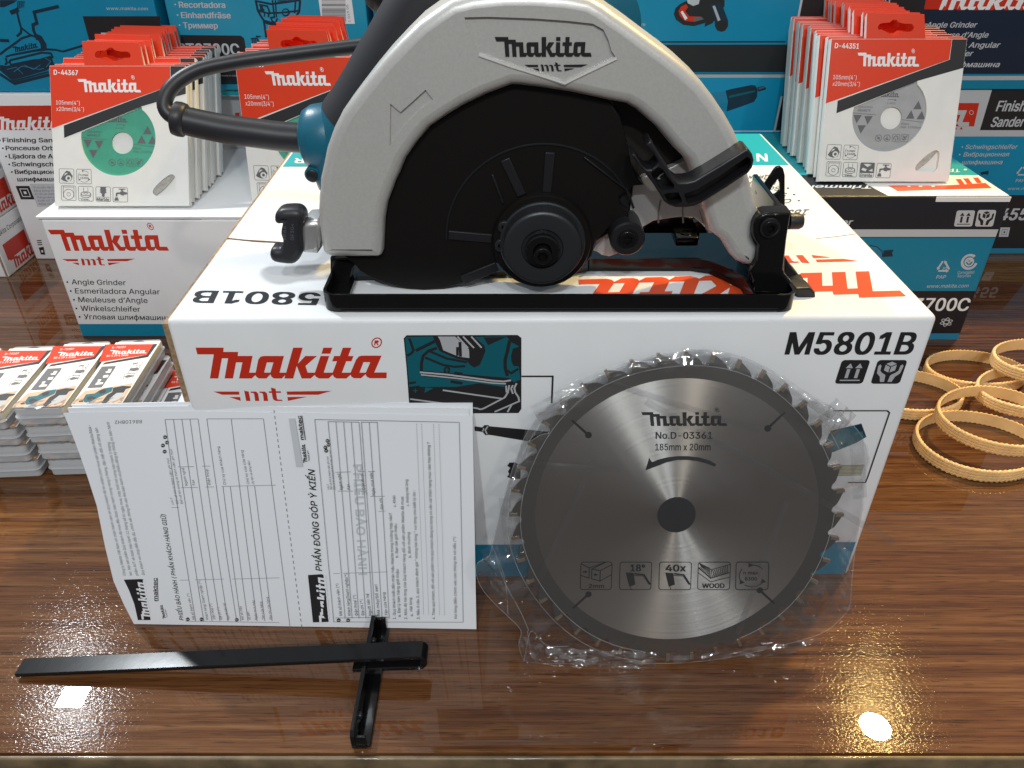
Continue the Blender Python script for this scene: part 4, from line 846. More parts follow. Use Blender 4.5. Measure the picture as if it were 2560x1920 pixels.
# base plate: front rail, plate with window, lip
xl, xr = ony(806, 740, YF).x, ony(1993, 740, YF).x; zt = HB + .0005
arc = lambda cx_, cy_, r, a0, a1: [(cx_ + r * cos(radians(a0 + (a1 - a0) * i / 6)), cy_ + r * sin(radians(a0 + (a1 - a0) * i / 6))) for i in range(7)]
mb = MB(); ribbon(mb, [(xl, YF + .05)] + arc(xl + .007, YF + .007, .007, 180, 270) + arc(xr - .007, YF + .007, .007, 270, 360) + [(xr, YF + .10)], zt, zt + .0098, .0016); rail = mb.build('front_rail', 'black_paint', saw, angle=40)
mb = MB(); tube(mb, [(xl + .009, YF - .0003, zt + .0012), (xr - .009, YF - .0003, zt + .0012)], .0012, 8); mb.build('rail_bead', 'black_paint', rail)
prm = [(xl, YF + .06), (xl, YF + .004), (xl + .004, YF), (xr - .004, YF), (xr, YF + .004), (xr, YF + .13), (xl + .02, YF + .13)]
wx0 = ony(880, 700, .385).x; wr = onz(1842, 722, HB + .003)
win = [(wx0, YF + .0025), (wr.x + .004, YF + .0025), (wr.x + .0035, wr.y + .004), (wr.x - .004, .397), (wr.x - .010, .405), (wr.x - .02, .4085), (.045, .4085), (.036, .404), (-.01, .402), (-.05, .400), (wx0, .396)]
mb = MB(); prism(mb, XY(HB + .0032), prm, .0022, .0004, [(win, None)]); plate = mb.build('base_plate', 'black_paint', saw, angle=40)
mb = MB(); ribbon(mb, [(.044, .4075), (.047, .4092), (wr.x - .018, .4092), (wr.x - .010, .4058), (wr.x - .003, .398), (wr.x + .0042, wr.y + .004), (wr.x + .0046, YF + .004)], HB + .0018, HB + .0085, .0014); mb.build('window_lip', 'black_paint', plate, angle=50)
# rear parts seen above the plate
mb = MB(); prism(mb, XZ(.436), S(.436, L_(d2, (530,985),(560,900),(640,872),(840,845),(950,838),(1060,850),(1120,890),(1195,985),(1195,1010),(530,1010))), .003, .0006); mb.build('rear_bracket', 'black_paint', saw, angle=40)
mb = MB(); q0 = ony(*d2(860, 1030), .425); q1 = ony(*d2(1085, 1075), .425); boxm(mb, (q0.x, .420, q1.z - .002), (q1.x, .436, q1.z + .0035), .0010); lathe(mb, ((q0.x + q1.x) / 2, .427, q1.z + .0033), (0, 0, 1), [(.0042, 0), (.0038, .0008), (.0024, .0008)], 24); mb.build('clamp_pad', 'black_paint', saw, angle=40)
mb = MB(); prism(mb, XZ(.429), S(.429, L_(d2, (1060,900),(1110,880),(1180,955),(1175,970),(1120,985),(1110,1080),(1085,1100),(1090,1000))), .005, .0006); mb.build('hook_plate', 'black_paint', saw, angle=40)
mb = MB(); prism(mb, XZ(.389), S(.389, L_(a6, (640,920),(1080,920),(1055,955),(1000,970),(870,972),(840,1010),(790,1190),(700,1240),(615,1250),(625,1180),(645,1120))), .010, .0008); mb.build('front_bracket', 'black_paint', saw, angle=40)
brk = L_(d1, (168,800),(172,730),(195,670),(235,632),(300,606),(400,600),(548,598),(520,760),(500,900),(490,1000),(474,1150),(480,1200),(540,1275),(607,1352),(607,1410),(150,1400),(170,1270),(140,1190),(215,1080),(228,930),(185,870))
mb = MB(); prism(mb, XZ(.3735), S(.3735, brk), .010, .0016); bk = mb.build('bevel_bracket', 'black_paint', saw, angle=40)
e0 = ony(*d1(545, 600), .374); mb = MB(); boxm(mb, (e0.x - .0035, .375, HB + .004), (e0.x - .0008, .435, e0.z - .0005), .0006); mb.build('bracket_cheek', 'black_paint', saw, angle=40)
screw(*d1(340, 755), .3715, .0050, .004, 'pivot_bolt', .0042)
mb = MB(); prism(mb, XZ(.422), S(.422, L_(d1, (205,405),(300,402),(545,598),(540,640),(470,600),(395,600),(200,445))), .004, .0006); mb.build('bracket_rim', 'black_paint', saw, angle=40)
YA = .436; mb = MB(); prism(mb, XZ(YA), S(YA, L_(d1, (238,405),(290,310),(380,175),(405,150),(440,145),(468,165),(484,230),(484,560),(440,520),(370,440),(310,410))), .0022, .0005, [(S(YA, L_(d1, (322,408),(370,320),(412,268),(432,310),(432,380),(405,410),(370,434))), None)]); mb.build('bevel_quadrant', 'black_paint', saw, angle=40)
q = ony(*d1(520, 685), .41); q2 = ony(*d1(655, 685), .41); mb = MB(); lathe(mb, (q.x, .41, q.z), (1, 0, 0), [(.0045, 0), (.0045, q2.x - q.x - .002), (.0035, q2.x - q.x), (0, q2.x - q.x)], 24); mb.build('lock_pin', 'black_rubber', saw, angle=40)
for P_, y in (([(500,1060),(530,1110),(636,1235),(630,1262),(560,1285),(520,1260),(480,1180)], .395), ([(560,1300),(640,1282),(690,1288),(694,1312),(630,1342),(580,1340)], .386), ([(590,1345),(735,1345),(785,1395),(787,1440),(762,1466),(600,1478)], .377)):
    mb = MB(); prism(mb, XZ(y), S(y, L_(d1, *P_)), .010, .0010); mb.build('bevel_lever', 'black_plastic', saw, angle=40)
# wing bolt and its boss
Yw = .392
mb = MB(); q0 = ony(750, 598, Yw); q1 = ony(800, 598, Yw)
prism(mb, XZ(Yw - .004), S(Yw - .004, L_(a6, (385,640),(420,606),(525,598),(560,640),(560,840),(525,888),(410,880),(388,850))), .018, .0030); mb.build('bolt_boss', 'bare_aluminium', saw, angle=45)
wing = L_(a6, (150,590),(158,545),(200,512),(260,503),(340,503),(385,525),(412,570),(410,625),(392,660),(388,700),(390,760),(402,850),(388,900),(350,960),(300,984),(230,980),(150,965),(115,930),(110,880),(130,848),(180,842),(210,838),(222,780),(206,730),(208,680),(218,636),(190,638),(160,625))
mb = MB(); prism(mb, XZ(Yw - .007), S(Yw - .007, smoothpts(wing, 2, True)), .012, .0038, steps=5, backbev=.002); wb = mb.build('wing_bolt', 'black_rubber', saw, angle=60)
F = Face((0, Yw - .0068, 0), (1, 0, 0), (0, 0, 1), lift=.0003)
F.text('>PA6', a6(262, 760), a6(262, 640), a6(236, 760), 'grey_ink'); F.text('GF30<', a6(328, 760), a6(328, 620), a6(300, 760), 'grey_ink'); F.flush(wb)
# handle: blue body, rubber grip
YH = .452
P3 = lambda pts, y: [ony(*p, y) for p in pts]
cl = catmull(P3([(1150,-70), (1085,10), (1005,140), (935,255), (890,320)], YH), 6)
mb = MB(); tube(mb, cl, .0226, 32); grip = mb.build('rubber_grip', 'grip_rubber', saw, angle=50)
cl = catmull(P3([(1150,-70), (1010,130), (926,268), (888,325), (868,385), (866,470)], YH), 6); n = len(cl)
mb = MB(); tube(mb, cl, [.0208 if i < 11 else .0208 + .0017 * min(1, (i - 10) / 5) - .006 * max(0, (i - 23) / (n - 24)) for i in range(n)], 32); body = mb.build('handle_body', 'teal_plastic', saw, angle=50)
hb = ony(835, 345, YH); mb = MB(); lathe(mb, (hb.x - .0175, YH, hb.z), (1, 0, 0), [(0, -.0012), (.011, -.001), (.0155, .0012), (.0185, .006), (.020, .016), (.018, .026)], 40); mb.build('cord_socket', 'teal_plastic', body, angle=60)
tip = S(YH - .0226, L_(a2, (562,868),(682,990),(800,860),(700,700))); 
q = ony(779, 440, YH - .015); mb = MB(); lathe(mb, (q.x, YH - .012, q.z), (0, -1, 0), [(.0046, -.02), (.0046, .001), (.0040, .0018), (.0034, .0018), (.0032, .0008), (0, .0008)], 28); tube(mb, [(q.x, YH - .008, q.z), (q.x + .012, YH - .004, q.z + .008)], .0052, 16); mb.build('screw_boss', 'teal_plastic', body, angle=40)
mb = MB(); lathe(mb, (q.x, YH - .0128, q.z), (0, -1, 0), [(.0033, 0), (.0033, .0016), (.0026, .002), (0, .002)], 24); mb.build('screw_cap', 'black_plastic', body, angle=40)
# motor behind the guard
q = ony(1440, 60, .46); mb = MB(); lathe(mb, (q.x - .002, .43, q.z), (0, 1, 0), [(0, -.002), (.028, 0), (.034, .004), (.036, .05), (.034, .10), (.026, .12), (0, .122)], 48); mb.build('motor_housing', 'teal_plastic', saw, angle=50)
mb = MB(); tube(mb, P3([(1060,-30), (1200,-80), (1400,-60)], .47), .021, 24); mb.build('front_handle', 'black_rubber', saw, angle=50)
ax_ = Vector((-.55, -.78, -.28)); q = ony(958, -22, .475)
for nm, mt_, pr in (('motor_cap', 'black_plastic', [(0, .010), (.006, .0095), (.0105, .006), (.0125, .001)]), ('cap_band', 'bare_aluminium', [(.0127, .001), (.0150, -.003)]), ('cap_stripe', 'clear_red', [(.0150, -.003), (.0165, -.0055), (.0165, -.012)])):
    mb = MB(); lathe(mb, q, ax_, pr, 40); mb.build(nm, mt_, saw, angle=50)
# cord sleeve and power cord loop
cl = catmull(P3([(800,346), (756,345), (700,341), (640,333), (560,322), (490,308), (440,296)], .455), 5)
mb = MB(); tube(mb, cl, [.0086 - .0006 * i / (len(cl) - 1) for i in range(len(cl))], 28); a, b = cl[-1], cl[-3]; d = (a - b).normalized(); lathe(mb, a, d, [(.0080, -.006), (.0094, -.005), (.0098, -.002), (.0094, .0008), (.0078, .0016), (0, .0016)], 28); sl = mb.build('cord_sleeve', 'black_rubber', saw, angle=50)
pts = [((470,302), .455), ((432,292), .455), ((412,268), .457), ((420,232), .462), ((450,200), .468), ((500,174), .474), ((570,158), .480), ((640,147), .485), ((720,137), .488), ((800,127), .490), ((900,115), .490), ((1010,104), .488)]
mb = MB(); tube(mb, catmull([ony(*p, y) for p, y in pts], 7), .0043, 18); mb.build('power_cord', 'black_rubber', saw, angle=60)
# ---------------------------------------------------------------- cutting disc packs
def copy_tree(o, parent=None):
    c = o.copy(); COL.objects.link(c); c.parent = parent
    for ch in o.children: copy_tree(ch, c)
    return c
YK = onz(310, 523, GH).y
KD, LEAN = .0062, 30.0                                               # the packs lean back on one another
PF = Face((0, YK, GH), (1, 0, 0), (0, sin(radians(LEAN)), cos(radians(LEAN))))
pq = lambda x, y: PF.px(*a1(x, y))
KX0 = (PF.px(*a5(498, 130))[0] + pq(420, 590)[0]) / 2; KX1 = (PF.px(*a5(1665, 165))[0] + pq(1590, 612)[0]) / 2; KT = (pq(420, 590)[1] + pq(1590, 612)[1]) / 2
def pbox(mb, x0, x1, d0, d1, v0, v1):
    m = MB(); boxm(m, (x0, d0, v0), (x1, d1, v1)); mb.add([PF(a, c, -b) for a, b, c in m.v], m.f)
def make_pack(code, disc_ink, word, full=True):
    t = thing('disc_pack', '', 'disc pack', ((KX0 + KX1) / 2, YK, GH))
    win = []; A = Vector((708, 1165)); B = Vector((1232, 950))
    for k in range(72):
        a = 2 * pi * k / 72; p = Vector((1030 + 322 * cos(a), 1226 + 322 * sin(a)))
        if (B - A).x * (p - A).y - (B - A).y * (p - A).x > 0: win.append((math.atan2(p.y - 1226, p.x - 1030), p))
    win.sort(key=lambda q: (q[0] - math.atan2(B.y - 1226, B.x - 1030)) % (2 * pi)); win = [(B.x, B.y)] + [(p.x, p.y) for _, p in win] + [(A.x, A.y)]
    win = [pq(*p) for p in win]
    tri = [pq(*p) for p in smoothpts([(1335,1662),(1390,1600),(1455,1550),(1495,1537),(1523,1565),(1526,1640),(1525,1690),(1500,1722),(1430,1724),(1365,1722),(1330,1702)], 2, True)]
    rect = [(KX0, 0), (KX1, 0), (KX1, KT), (KX0, KT)]
    mb = MB(); prism(mb, PF, rect, KD, .0005, [(win, .0032), (tri, .0032)] if full else (), steps=2); sl = mb.build('sleeve', 'pack_card', t, angle=40)
    mb = MB(); pbox(mb, KX0 + .0003, KX1 - .0003, .0004, KD - .0003, KT - .0002, KT + .0005); mb.build('top_fold', 'pack_red', t, smooth=False)
    tabp = [pq(*p) for p in ((716,388),(1210,400),(1250,606),(738,602))]; tz = [(x, z) for x, z in tabp]
    eh = [pq(*p) for p in smoothpts([(826,505),(840,478),(880,470),(920,468),(945,448),(975,445),(1000,465),(1060,478),(1110,478),(1135,505),(1130,532),(1095,545),(1040,545),(1010,568),(965,575),(925,555),(880,535),(840,530)], 2, True)]
    mb = MB(); prism(mb, PF, tz, .0016, .0002, [(eh, None)], n0=-.0002, steps=2); mb.build('hang_tab', 'pack_red', t, smooth=False)
    mb = MB(); (xa, za), (xb, zb), (xc, zc), (xd, zd) = tz
    mb.add([PF(xb, zb, -.0004), PF(xb, zb - .003, -.0040), PF(xc, zc, -.0052), PF(xc, zc, -.0004)], [(0, 1, 2, 3)]); mb.build('tab_flap', 'pack_card', t, smooth=False); mb = MB(); mb.add([PF(xa, za, -.0004), PF(xa, za - .003, -.0040), PF(xd, zd, -.0052), PF(xd, zd, -.0004)], [(3, 2, 1, 0)]); mb.build('tab_flap', 'pack_card', t, smooth=False)
    F = Face(PF.O, PF.U, PF.V); P = lambda *p: [a1(*q) for q in p]
    rz = lambda p: pq(*p)[1]
    i = .0004
    F.uvpoly([(KX0 + i, rz((462, 1140))), pq(1480, 772), (pq(1480, 700)[0], KT - i), (KX0 + i, KT - i)], 'pack_red', 'printed_stripe')
    F.uvpoly([(pq(1480,700)[0] + .0003, KT - i), (pq(1480,700)[0] + .0003, rz((1480, 773))), pq(562, 1116), pq(565, 1222), pq(708, 1165.5), pq(1232, 950.5), (KX1 - i, rz((1600, 842))), (KX1 - i, KT - i)], 'black_ink', 'printed_stripe')
    if full:
        F.text(code, a1(475, 678), a1(685, 683), a1(474, 636), 'white_ink', .022)
        F.logo(a1(705, 828), a1(1228, 832), a1(680, 716), 'white_ink')
        F.text('105mm(4˝)', a1(495, 935), a1(700, 940), a1(494, 900), 'white_ink'); F.text('x20mm(3/4˝)', a1(498, 990), a1(735, 995), a1(498, 955), 'white_ink')
        for kind, x, y, tx in (('saw', 522, 1615, None), ('rpm', 672, 1619, None), ('disc', 540, 1762, None), ('flange', 688, 1768, '20mm'), ('stone' if word == 'Granite' else 'hammer', 838, 1771, word), ('tap', 985, 1776, None)):
            F.icon(kind, a1(x, y), a1(x + 131, y + 3), a1(x - 3, y - 130), 'grey_ink', lw=.00035)
            if tx: F.text(tx, a1(x + (8 if len(tx) > 4 else 28), y - 8), a1(x + (116 if len(tx) > 4 else 100), y - 4), a1(x + 8, y - 34 if len(tx) > 4 else y - 26), 'black_ink', .01)
        F.text('n.max', a1(700, 1549), a1(775, 1551), a1(700, 1531), 'black_ink', .006); F.text('15300', a1(705, 1577), a1(775, 1579), a1(705, 1559), 'black_ink', .006)
        F.flush(sl)
        # the disc behind the window
        nd = -.0016; cxd, czd = pq(1058, 1262)
        mb = MB(); prism(mb, PF, circ(cxd, czd, .0465, 64), .0012, .0002, [(circ(cxd, czd, .0100, 32), None)], n0=nd, steps=1); dk = mb.build('cutting_disc', disc_ink, t, angle=40)
        mr = MB(); prism(mr, PF, circ(cxd, czd, .0560, 64), .0009, 0, [(circ(cxd, czd, .0466, 64), None)], n0=nd - .0002); mr.build('cutting_rim', 'disc_rim', t, angle=40)
        G = Face(PF(0, 0, nd), PF.U, PF.V)
        def tri_(x, y, up): G.poly(P((x - 37, y + (30 if up else -30)), (x + 37, y + (30 if up else -30)), (x, y + (-42 if up else 42))), 'grey_ink', 'printed_marking')
        for x, y in ((1283, 1160), (1232, 1240), (1325, 1245)): tri_(x, y, True)
        for x, y in ((768, 1268), (865, 1278), (816, 1356)): tri_(x, y, False)
        G.stroke(P((720,1220),(930,1238)), .0004, 'grey_ink'); G.stroke(P((1160,1278),(1345,1300)), .0004, 'grey_ink')
        G.text('105x20mm', a1(765, 1180), a1(890, 1180), a1(764, 1162), 'grey_ink'); G.text(word.upper(), a1(762, 1208), a1(875, 1210), a1(762, 1190), 'grey_ink', .01)
        G.text('80m/s', a1(1160, 1320), a1(1230, 1325), a1(1160, 1302), 'grey_ink'); G.text('max. 15300min', a1(1160, 1348), a1(1345, 1355), a1(1160, 1330), 'grey_ink')
        G.text(code, a1(1010, 1145), a1(1085, 1147), a1(1010, 1130), 'grey_ink'); G.stroke(P((1010,1112),(1050,1106),(1078,1112)), .0004, 'grey_ink'); G.poly(P((1075,1104),(1092,1114),(1072,1120)), 'grey_ink', 'printed_marking')
        G.logo(a1(900, 1085), a1(1110, 1090), a1(892, 1040), 'grey_ink', reg=False)
        for kind, x in (('no', 945), ('ring', 1020), ('ears', 1098), ('book', 1175)): G.icon(kind, a1(x, 1465), a1(x + 66, 1470), a1(x, 1400), 'grey_ink', lw=.0003, frame=kind in ('ears', 'book'))
        G.flush(dk)
    else: F.flush(sl)
    return t
ORD = ['front', 'second', 'third', 'fourth', 'fifth', 'sixth', 'seventh', 'eighth', 'ninth', 'tenth', 'eleventh', 'twelfth', 'thirteenth']
def place(protos, n, x, y, z, pitch, lean, colour, where, group, seed, sc_=1.):
    random.seed(seed); up = KD * sin(radians(lean)) + .0002
    for k in range(n):
        src = protos[0] if k == 0 else protos[1]
        o = copy_tree(src); o.location = (x + (0 if k == 0 else random.uniform(-.0022, .0022)), y + k * pitch + (random.uniform(-.0011, .0011) if k else 0), z + up)
        o.scale = (sc_,) * 3; o.rotation_euler = (radians(LEAN - lean + (random.uniform(-2.2, 1.0) if k else 0)), 0, radians(random.uniform(-1.3, 1.3)) if k else 0)
        if k == 0: o['label'] = f'front disc pack showing its {colour} disc, {where}'
        elif k == n - 1: o['label'] = f'rearmost red topped disc pack, {where}'
        else: o['label'] = f'disc pack {ORD[k]} from the front, {where}'
        o['group'] = group
def drop(o):
    for c in list(o.children): drop(c)
    bpy.data.objects.remove(o)
mat('disc_rim', (.40, .39, .35), .5, vary=(300, .2))
PG = make_pack('D-44367', 'disc_green', 'Marble'); PY = make_pack('D-44351', 'disc_grey', 'Granite'); PL = make_pack('', 'disc_green', '', False)
kx = (KX0 + KX1) / 2; kw = KX1 - KX0
ye = onz(555, 435, GH).y
place((PG, PL), 10, kx, YK, GH, (ye - YK) / 9.4, 30, 'green', 'left row on the white grinder box', 'disc packs on the left end of the grinder box', 3)
q = onz(631, 510, GH)
place((PG, PL), 9, q.x + kw / 2, q.y, GH, .0098, 12, 'green', 'row beside the saw cord', 'disc packs on the grinder box beside the saw cord', 4)
q = onz(2044, 460, TH); yr = onz(1952, 364, TH).y
place((PY, PL), 12, q.x + kw / 2 * .965, q.y, TH, (yr - q.y) / 11, 20, 'grey', 'row on the black trimmer box', 'disc packs on the trimmer box', 6, .965)
for o in (PG, PY, PL): drop(o)

# ---------------------------------------------------------------- planer blade cases
M['case_shell'] = mat('case_shell', (.72, .75, .78), .2, alpha=.45)
mat('tray_grey', (.42, .43, .43), .4)
M['foil'] = mat('foil', (.6, .62, .66), .2, metal=.9, bump=(160, .7, .003))
NZ = .0152; ZT = 4 * NZ
CO = onz(*b8(100, 800), ZT); CB = onz(*b8(690, 75), ZT); CR = onz(*b8(645, 797), ZT)
cV = (CB - CO); CLn = cV.length; cV.normalize(); cU = Vector((cV.y, -cV.x, 0)); CWd = (CR - CO).length
def case():
    t = thing('blade_case', '', 'blade case', CO - Vector((0, 0, NZ)), 'planer blade cases stacked on the counter')
    fr = Frame(CO, cU, cV)
    out = rounded(0, 0, CWd, CLn, .0045); inn = inset(ccw(out), .0012)
    mb = MB(); prism(mb, Frame(CO - Vector((0, 0, NZ * .52)), cU, cV), inn, NZ * .46, .0012, steps=2, backbev=.0012); mb.build('lower_shell', 'case_shell', t, angle=40)
    mb = MB(); prism(mb, Frame(CO, cU, cV), inn, NZ * .46, .0014, steps=2); mb.build('upper_shell', 'case_shell', t, angle=40)
    mb = MB(); prism(mb, Frame(CO - Vector((0, 0, NZ * .45)), cU, cV), out, .0009, .0003, steps=1); mb.build('seam_flange', 'case_shell', t, angle=40)
    mb = MB(); prism(mb, Frame(CO + Vector((0, 0, -.0030)), cU, cV), rounded(.0022, .0022, CWd - .0022, CLn - .0022, .003), .0026); mb.build('blade_tray', 'tray_grey', t, smooth=False)
    # card insert lying over the lid
    ch = CLn * .94
    mb = MB(); prism(mb, Frame(CO + Vector((0, 0, .0005)), cU, cV), [(.0008, .0042), (CWd - .0008, .0042), (CWd - .0008, ch), (.0008, ch)], .0004); card = mb.build('card_insert', 'white_card', t, smooth=False)
    F = Face(CO + Vector((0, 0, .0005)), cU, cV); P = lambda *p: [b8(*q) for q in p]
    F.poly(P((550,130),(1055,125),(985,235),(470,315)), 'pack_red', 'printed_stripe'); F.poly(P((1055,125),(1100,122),(985,262),(500,342),(530,318),(975,238)), 'black_ink', 'printed_stripe')
    F.logo(b8(585, 232), b8(972, 222), b8(602, 190), 'white_ink', reg=False); F.text('D-70207', b8(620, 172), b8(762, 165), b8(628, 154), 'white_ink', .012); F.text('82 x 29 x 3mm', b8(552, 260), b8(778, 250), b8(560, 240), 'white_ink', .01)
    F.poly(P((495,362),(642,355),(625,385),(470,580),(318,588)), 'grey_ink', 'printed_picture', [P((560,385),(600,383),(575,425),(530,428),(525,412),(548,410)), P((505,450),(560,445),(545,475),(490,480)), P((440,495),(480,492),(455,525),(495,525),(485,545),(400,555),(418,530),(430,528))])
    F.stroke(P((840,322),(925,315),(850,425),(755,432)), .0003, 'grey_ink', closed=True); F.text('HM', b8(822, 340), b8(868, 337), b8(828, 322), 'grey_ink', .01); F.text('CT', b8(845, 362), b8(895, 358), b8(850, 345), 'grey_ink', .01)
    F.poly(P((790,380),(870,370),(880,390),(830,410),(775,402)), 'grey_ink', 'printed_picture'); F.stroke(P((725,440),(830,432),(800,485),(700,490)), .0003, 'grey_ink', closed=True); F.poly(P((715,470),(760,448),(820,455),(790,470),(740,478)), 'grey_ink', 'printed_picture')
    F.poly(P((290,620),(800,535),(650,755),(130,770),(150,740)), 'tan_ink', 'printed_picture')
    F.poly(P((265,705),(300,655),(390,645),(440,615),(500,590),(590,578),(570,625),(480,665),(420,690),(360,720),(310,745),(270,735)), 'deep_teal_ink', 'printed_picture'); F.poly(P((590,585),(690,565),(780,570),(770,585),(720,600),(690,640),(640,650),(560,700),(480,760),(450,740),(520,660),(575,630)), 'black_ink', 'printed_picture')
    F.poly(P((300,690),(350,672),(400,690),(360,720),(310,715)), 'black_ink', 'printed_picture'); F.poly(P((540,700),(620,640),(700,635),(690,670),(600,720),(540,745)), 'pale_grey_ink', 'printed_picture'); F.poly(P((430,625),(480,600),(520,610),(500,640),(450,650)), 'black_ink', 'printed_picture'); F.poly(P((240,750),(320,735),(420,745),(400,770),(260,772)), 'pale_grey_ink', 'printed_picture'); F.poly(P((215,722),(262,716),(262,735),(220,738)), 'black_ink', 'printed_picture')
    F.flush(card)
    mb = MB(); prism(mb, Frame(CO + Vector((0, 0, .0002)), cU, cV), [(CWd * .5 + .006 * cos(k * pi / 12), ch - .002 + .0048 * sin(k * pi / 12)) for k in range(13)], .0004); mb.build('hang_hole', 'black_ink', t, smooth=False)
    mb = MB(); nx, ny = 14, 5; vs = []; random.seed(9)
    for j in range(ny):
        for i in range(nx):
            p = fr(CWd * (.04 + .92 * i / (nx - 1)), .0005 + .0105 * j / (ny - 1)); vs.append(p + Vector((0, 0, .0008 + random.uniform(-.0004, .0006))))
    mb.add(vs, [(j * nx + i, j * nx + i + 1, (j + 1) * nx + i + 1, (j + 1) * nx + i) for j in range(ny - 1) for i in range(nx - 1)]); mb.build('foil_strip', 'bag_film', t, smooth=False)
    return t
cs0 = case()
c3s = onz(*b8(1228, 45), ZT) - CB
sh = Vector((.0029, 0, 0))
lev_names = {3: 'topmost case', 2: 'second case from the top', 1: 'third case from the top', 0: 'bottom case'}
cols = [(0, 4, 'the stack at the left picture edge'), (1, 4, 'the second stack from the left'), (2, 4, 'the stack left of the booklet'), (3, 4, 'the stack behind the booklet corner'), (4, 2, 'the low stack against the carton side')]
for ci, nlev, where in cols:
    random.seed(20 + ci)
    for L in range(nlev):
        o = copy_tree(cs0); top_ = nlev - 1 - L
        off = c3s * (ci - 2) * (1.0 if ci != 4 else .98) + sh * (3 - L) + Vector((random.uniform(-.0008, .0008), random.uniform(-.0012, .0012), 0))
        if ci == 4: off += Vector((-.004, .004, 0))
        o.location = Vector((CO.x, CO.y, L * (NZ + .0003) + .0004)) + Vector((off.x, off.y, 0)); o.rotation_euler.z = radians(random.uniform(-1, 1))
        nm = lev_names[3 - top_] if nlev == 4 else ('topmost case' if top_ == 0 else 'bottom case')
        o['label'] = f'clear blade case, {nm} of {where}'
drop(cs0)

# ---------------------------------------------------------------- drive belts
def belt(c, rx, ry, z, tilt, ax, label, seed):
    t = thing('rubber_belt', label, 'belt', (c[0], c[1], z), 'amber rubber belts heaped on the counter')
    random.seed(seed); ph = random.random() * 6; N = 264; Hh = .0106; R3 = Matrix.Rotation(radians(tilt), 3, Vector(ax))
    prof = [(-.0008, 0), (-.0008, 1), (.0004, 1), (.0012, .94), (.0014, .80), (.0002, .77), (.0002, .74), (.0014, .70), (.0014, .55), (.0002, .52), (.0002, .49), (.0014, .45), (.0014, .31), (.0002, .28), (.0002, .25), (.0014, .21), (.0012, .06), (.0004, 0)]
    mb = MB(); vs = []; m = len(prof)
    for i in range(N):
        a = 2 * pi * i / N; wob = 1 + .035 * sin(2 * a + ph) + .02 * sin(3 * a + ph * 2); sc = .00034 * cos(a * 76 + .4)
        d = Vector((cos(a) / rx, sin(a) / ry, 0)).normalized()
        for r, h in prof:
            p = Vector((rx * wob * cos(a), ry * wob * sin(a), 0)) + d * (r + (sc * .8 if r > 0 else 0)); p.z = Hh * h + (sc if h >= .94 else (-sc - .0 if h <= .06 else 0)); vs.append(Vector((c[0], c[1], z)) + R3 @ p)
    mb.add(vs, [(i * m + k, ((i + 1) % N) * m + k, ((i + 1) % N) * m + (k + 1) % m, i * m + (k + 1) % m) for i in range(N) for k in range(m)]); mb.build('belt_band', 'amber_rubber', t, angle=40)
    F = Face((0, 0, 0), (1, 0, 0), (0, 0, 1), pix=False)
belt((.374, .489), .0475, .0400, .0004, 0, (1, 0, 0), 'amber rubber belt nearest the front of the heap, lying flat on the counter', 1)
belt((.3935, .507), .0460, .0375, .0125, 3, (1, 0, 0), 'amber rubber belt resting on top of the frontmost belt', 2)
belt((.424, .597), .0420, .0290, .0004, 0, (1, 0, 0), 'amber rubber belt farthest back, lying flat behind the others', 3)
belt((.346, .562), .0470, .0320, .0004, 0, (1, 0, 0), 'amber rubber belt half hidden behind the white carton', 5)
belt((.450, .545), .0480, .0350, .0130, -3, (0, 1, 0), 'amber rubber belt cut by the right picture edge, resting on its neighbours', 7)
belt((.474, .578), .0470, .0330, .0225, -2, (1, 0, 0), 'topmost amber rubber belt at the right picture edge', 8)
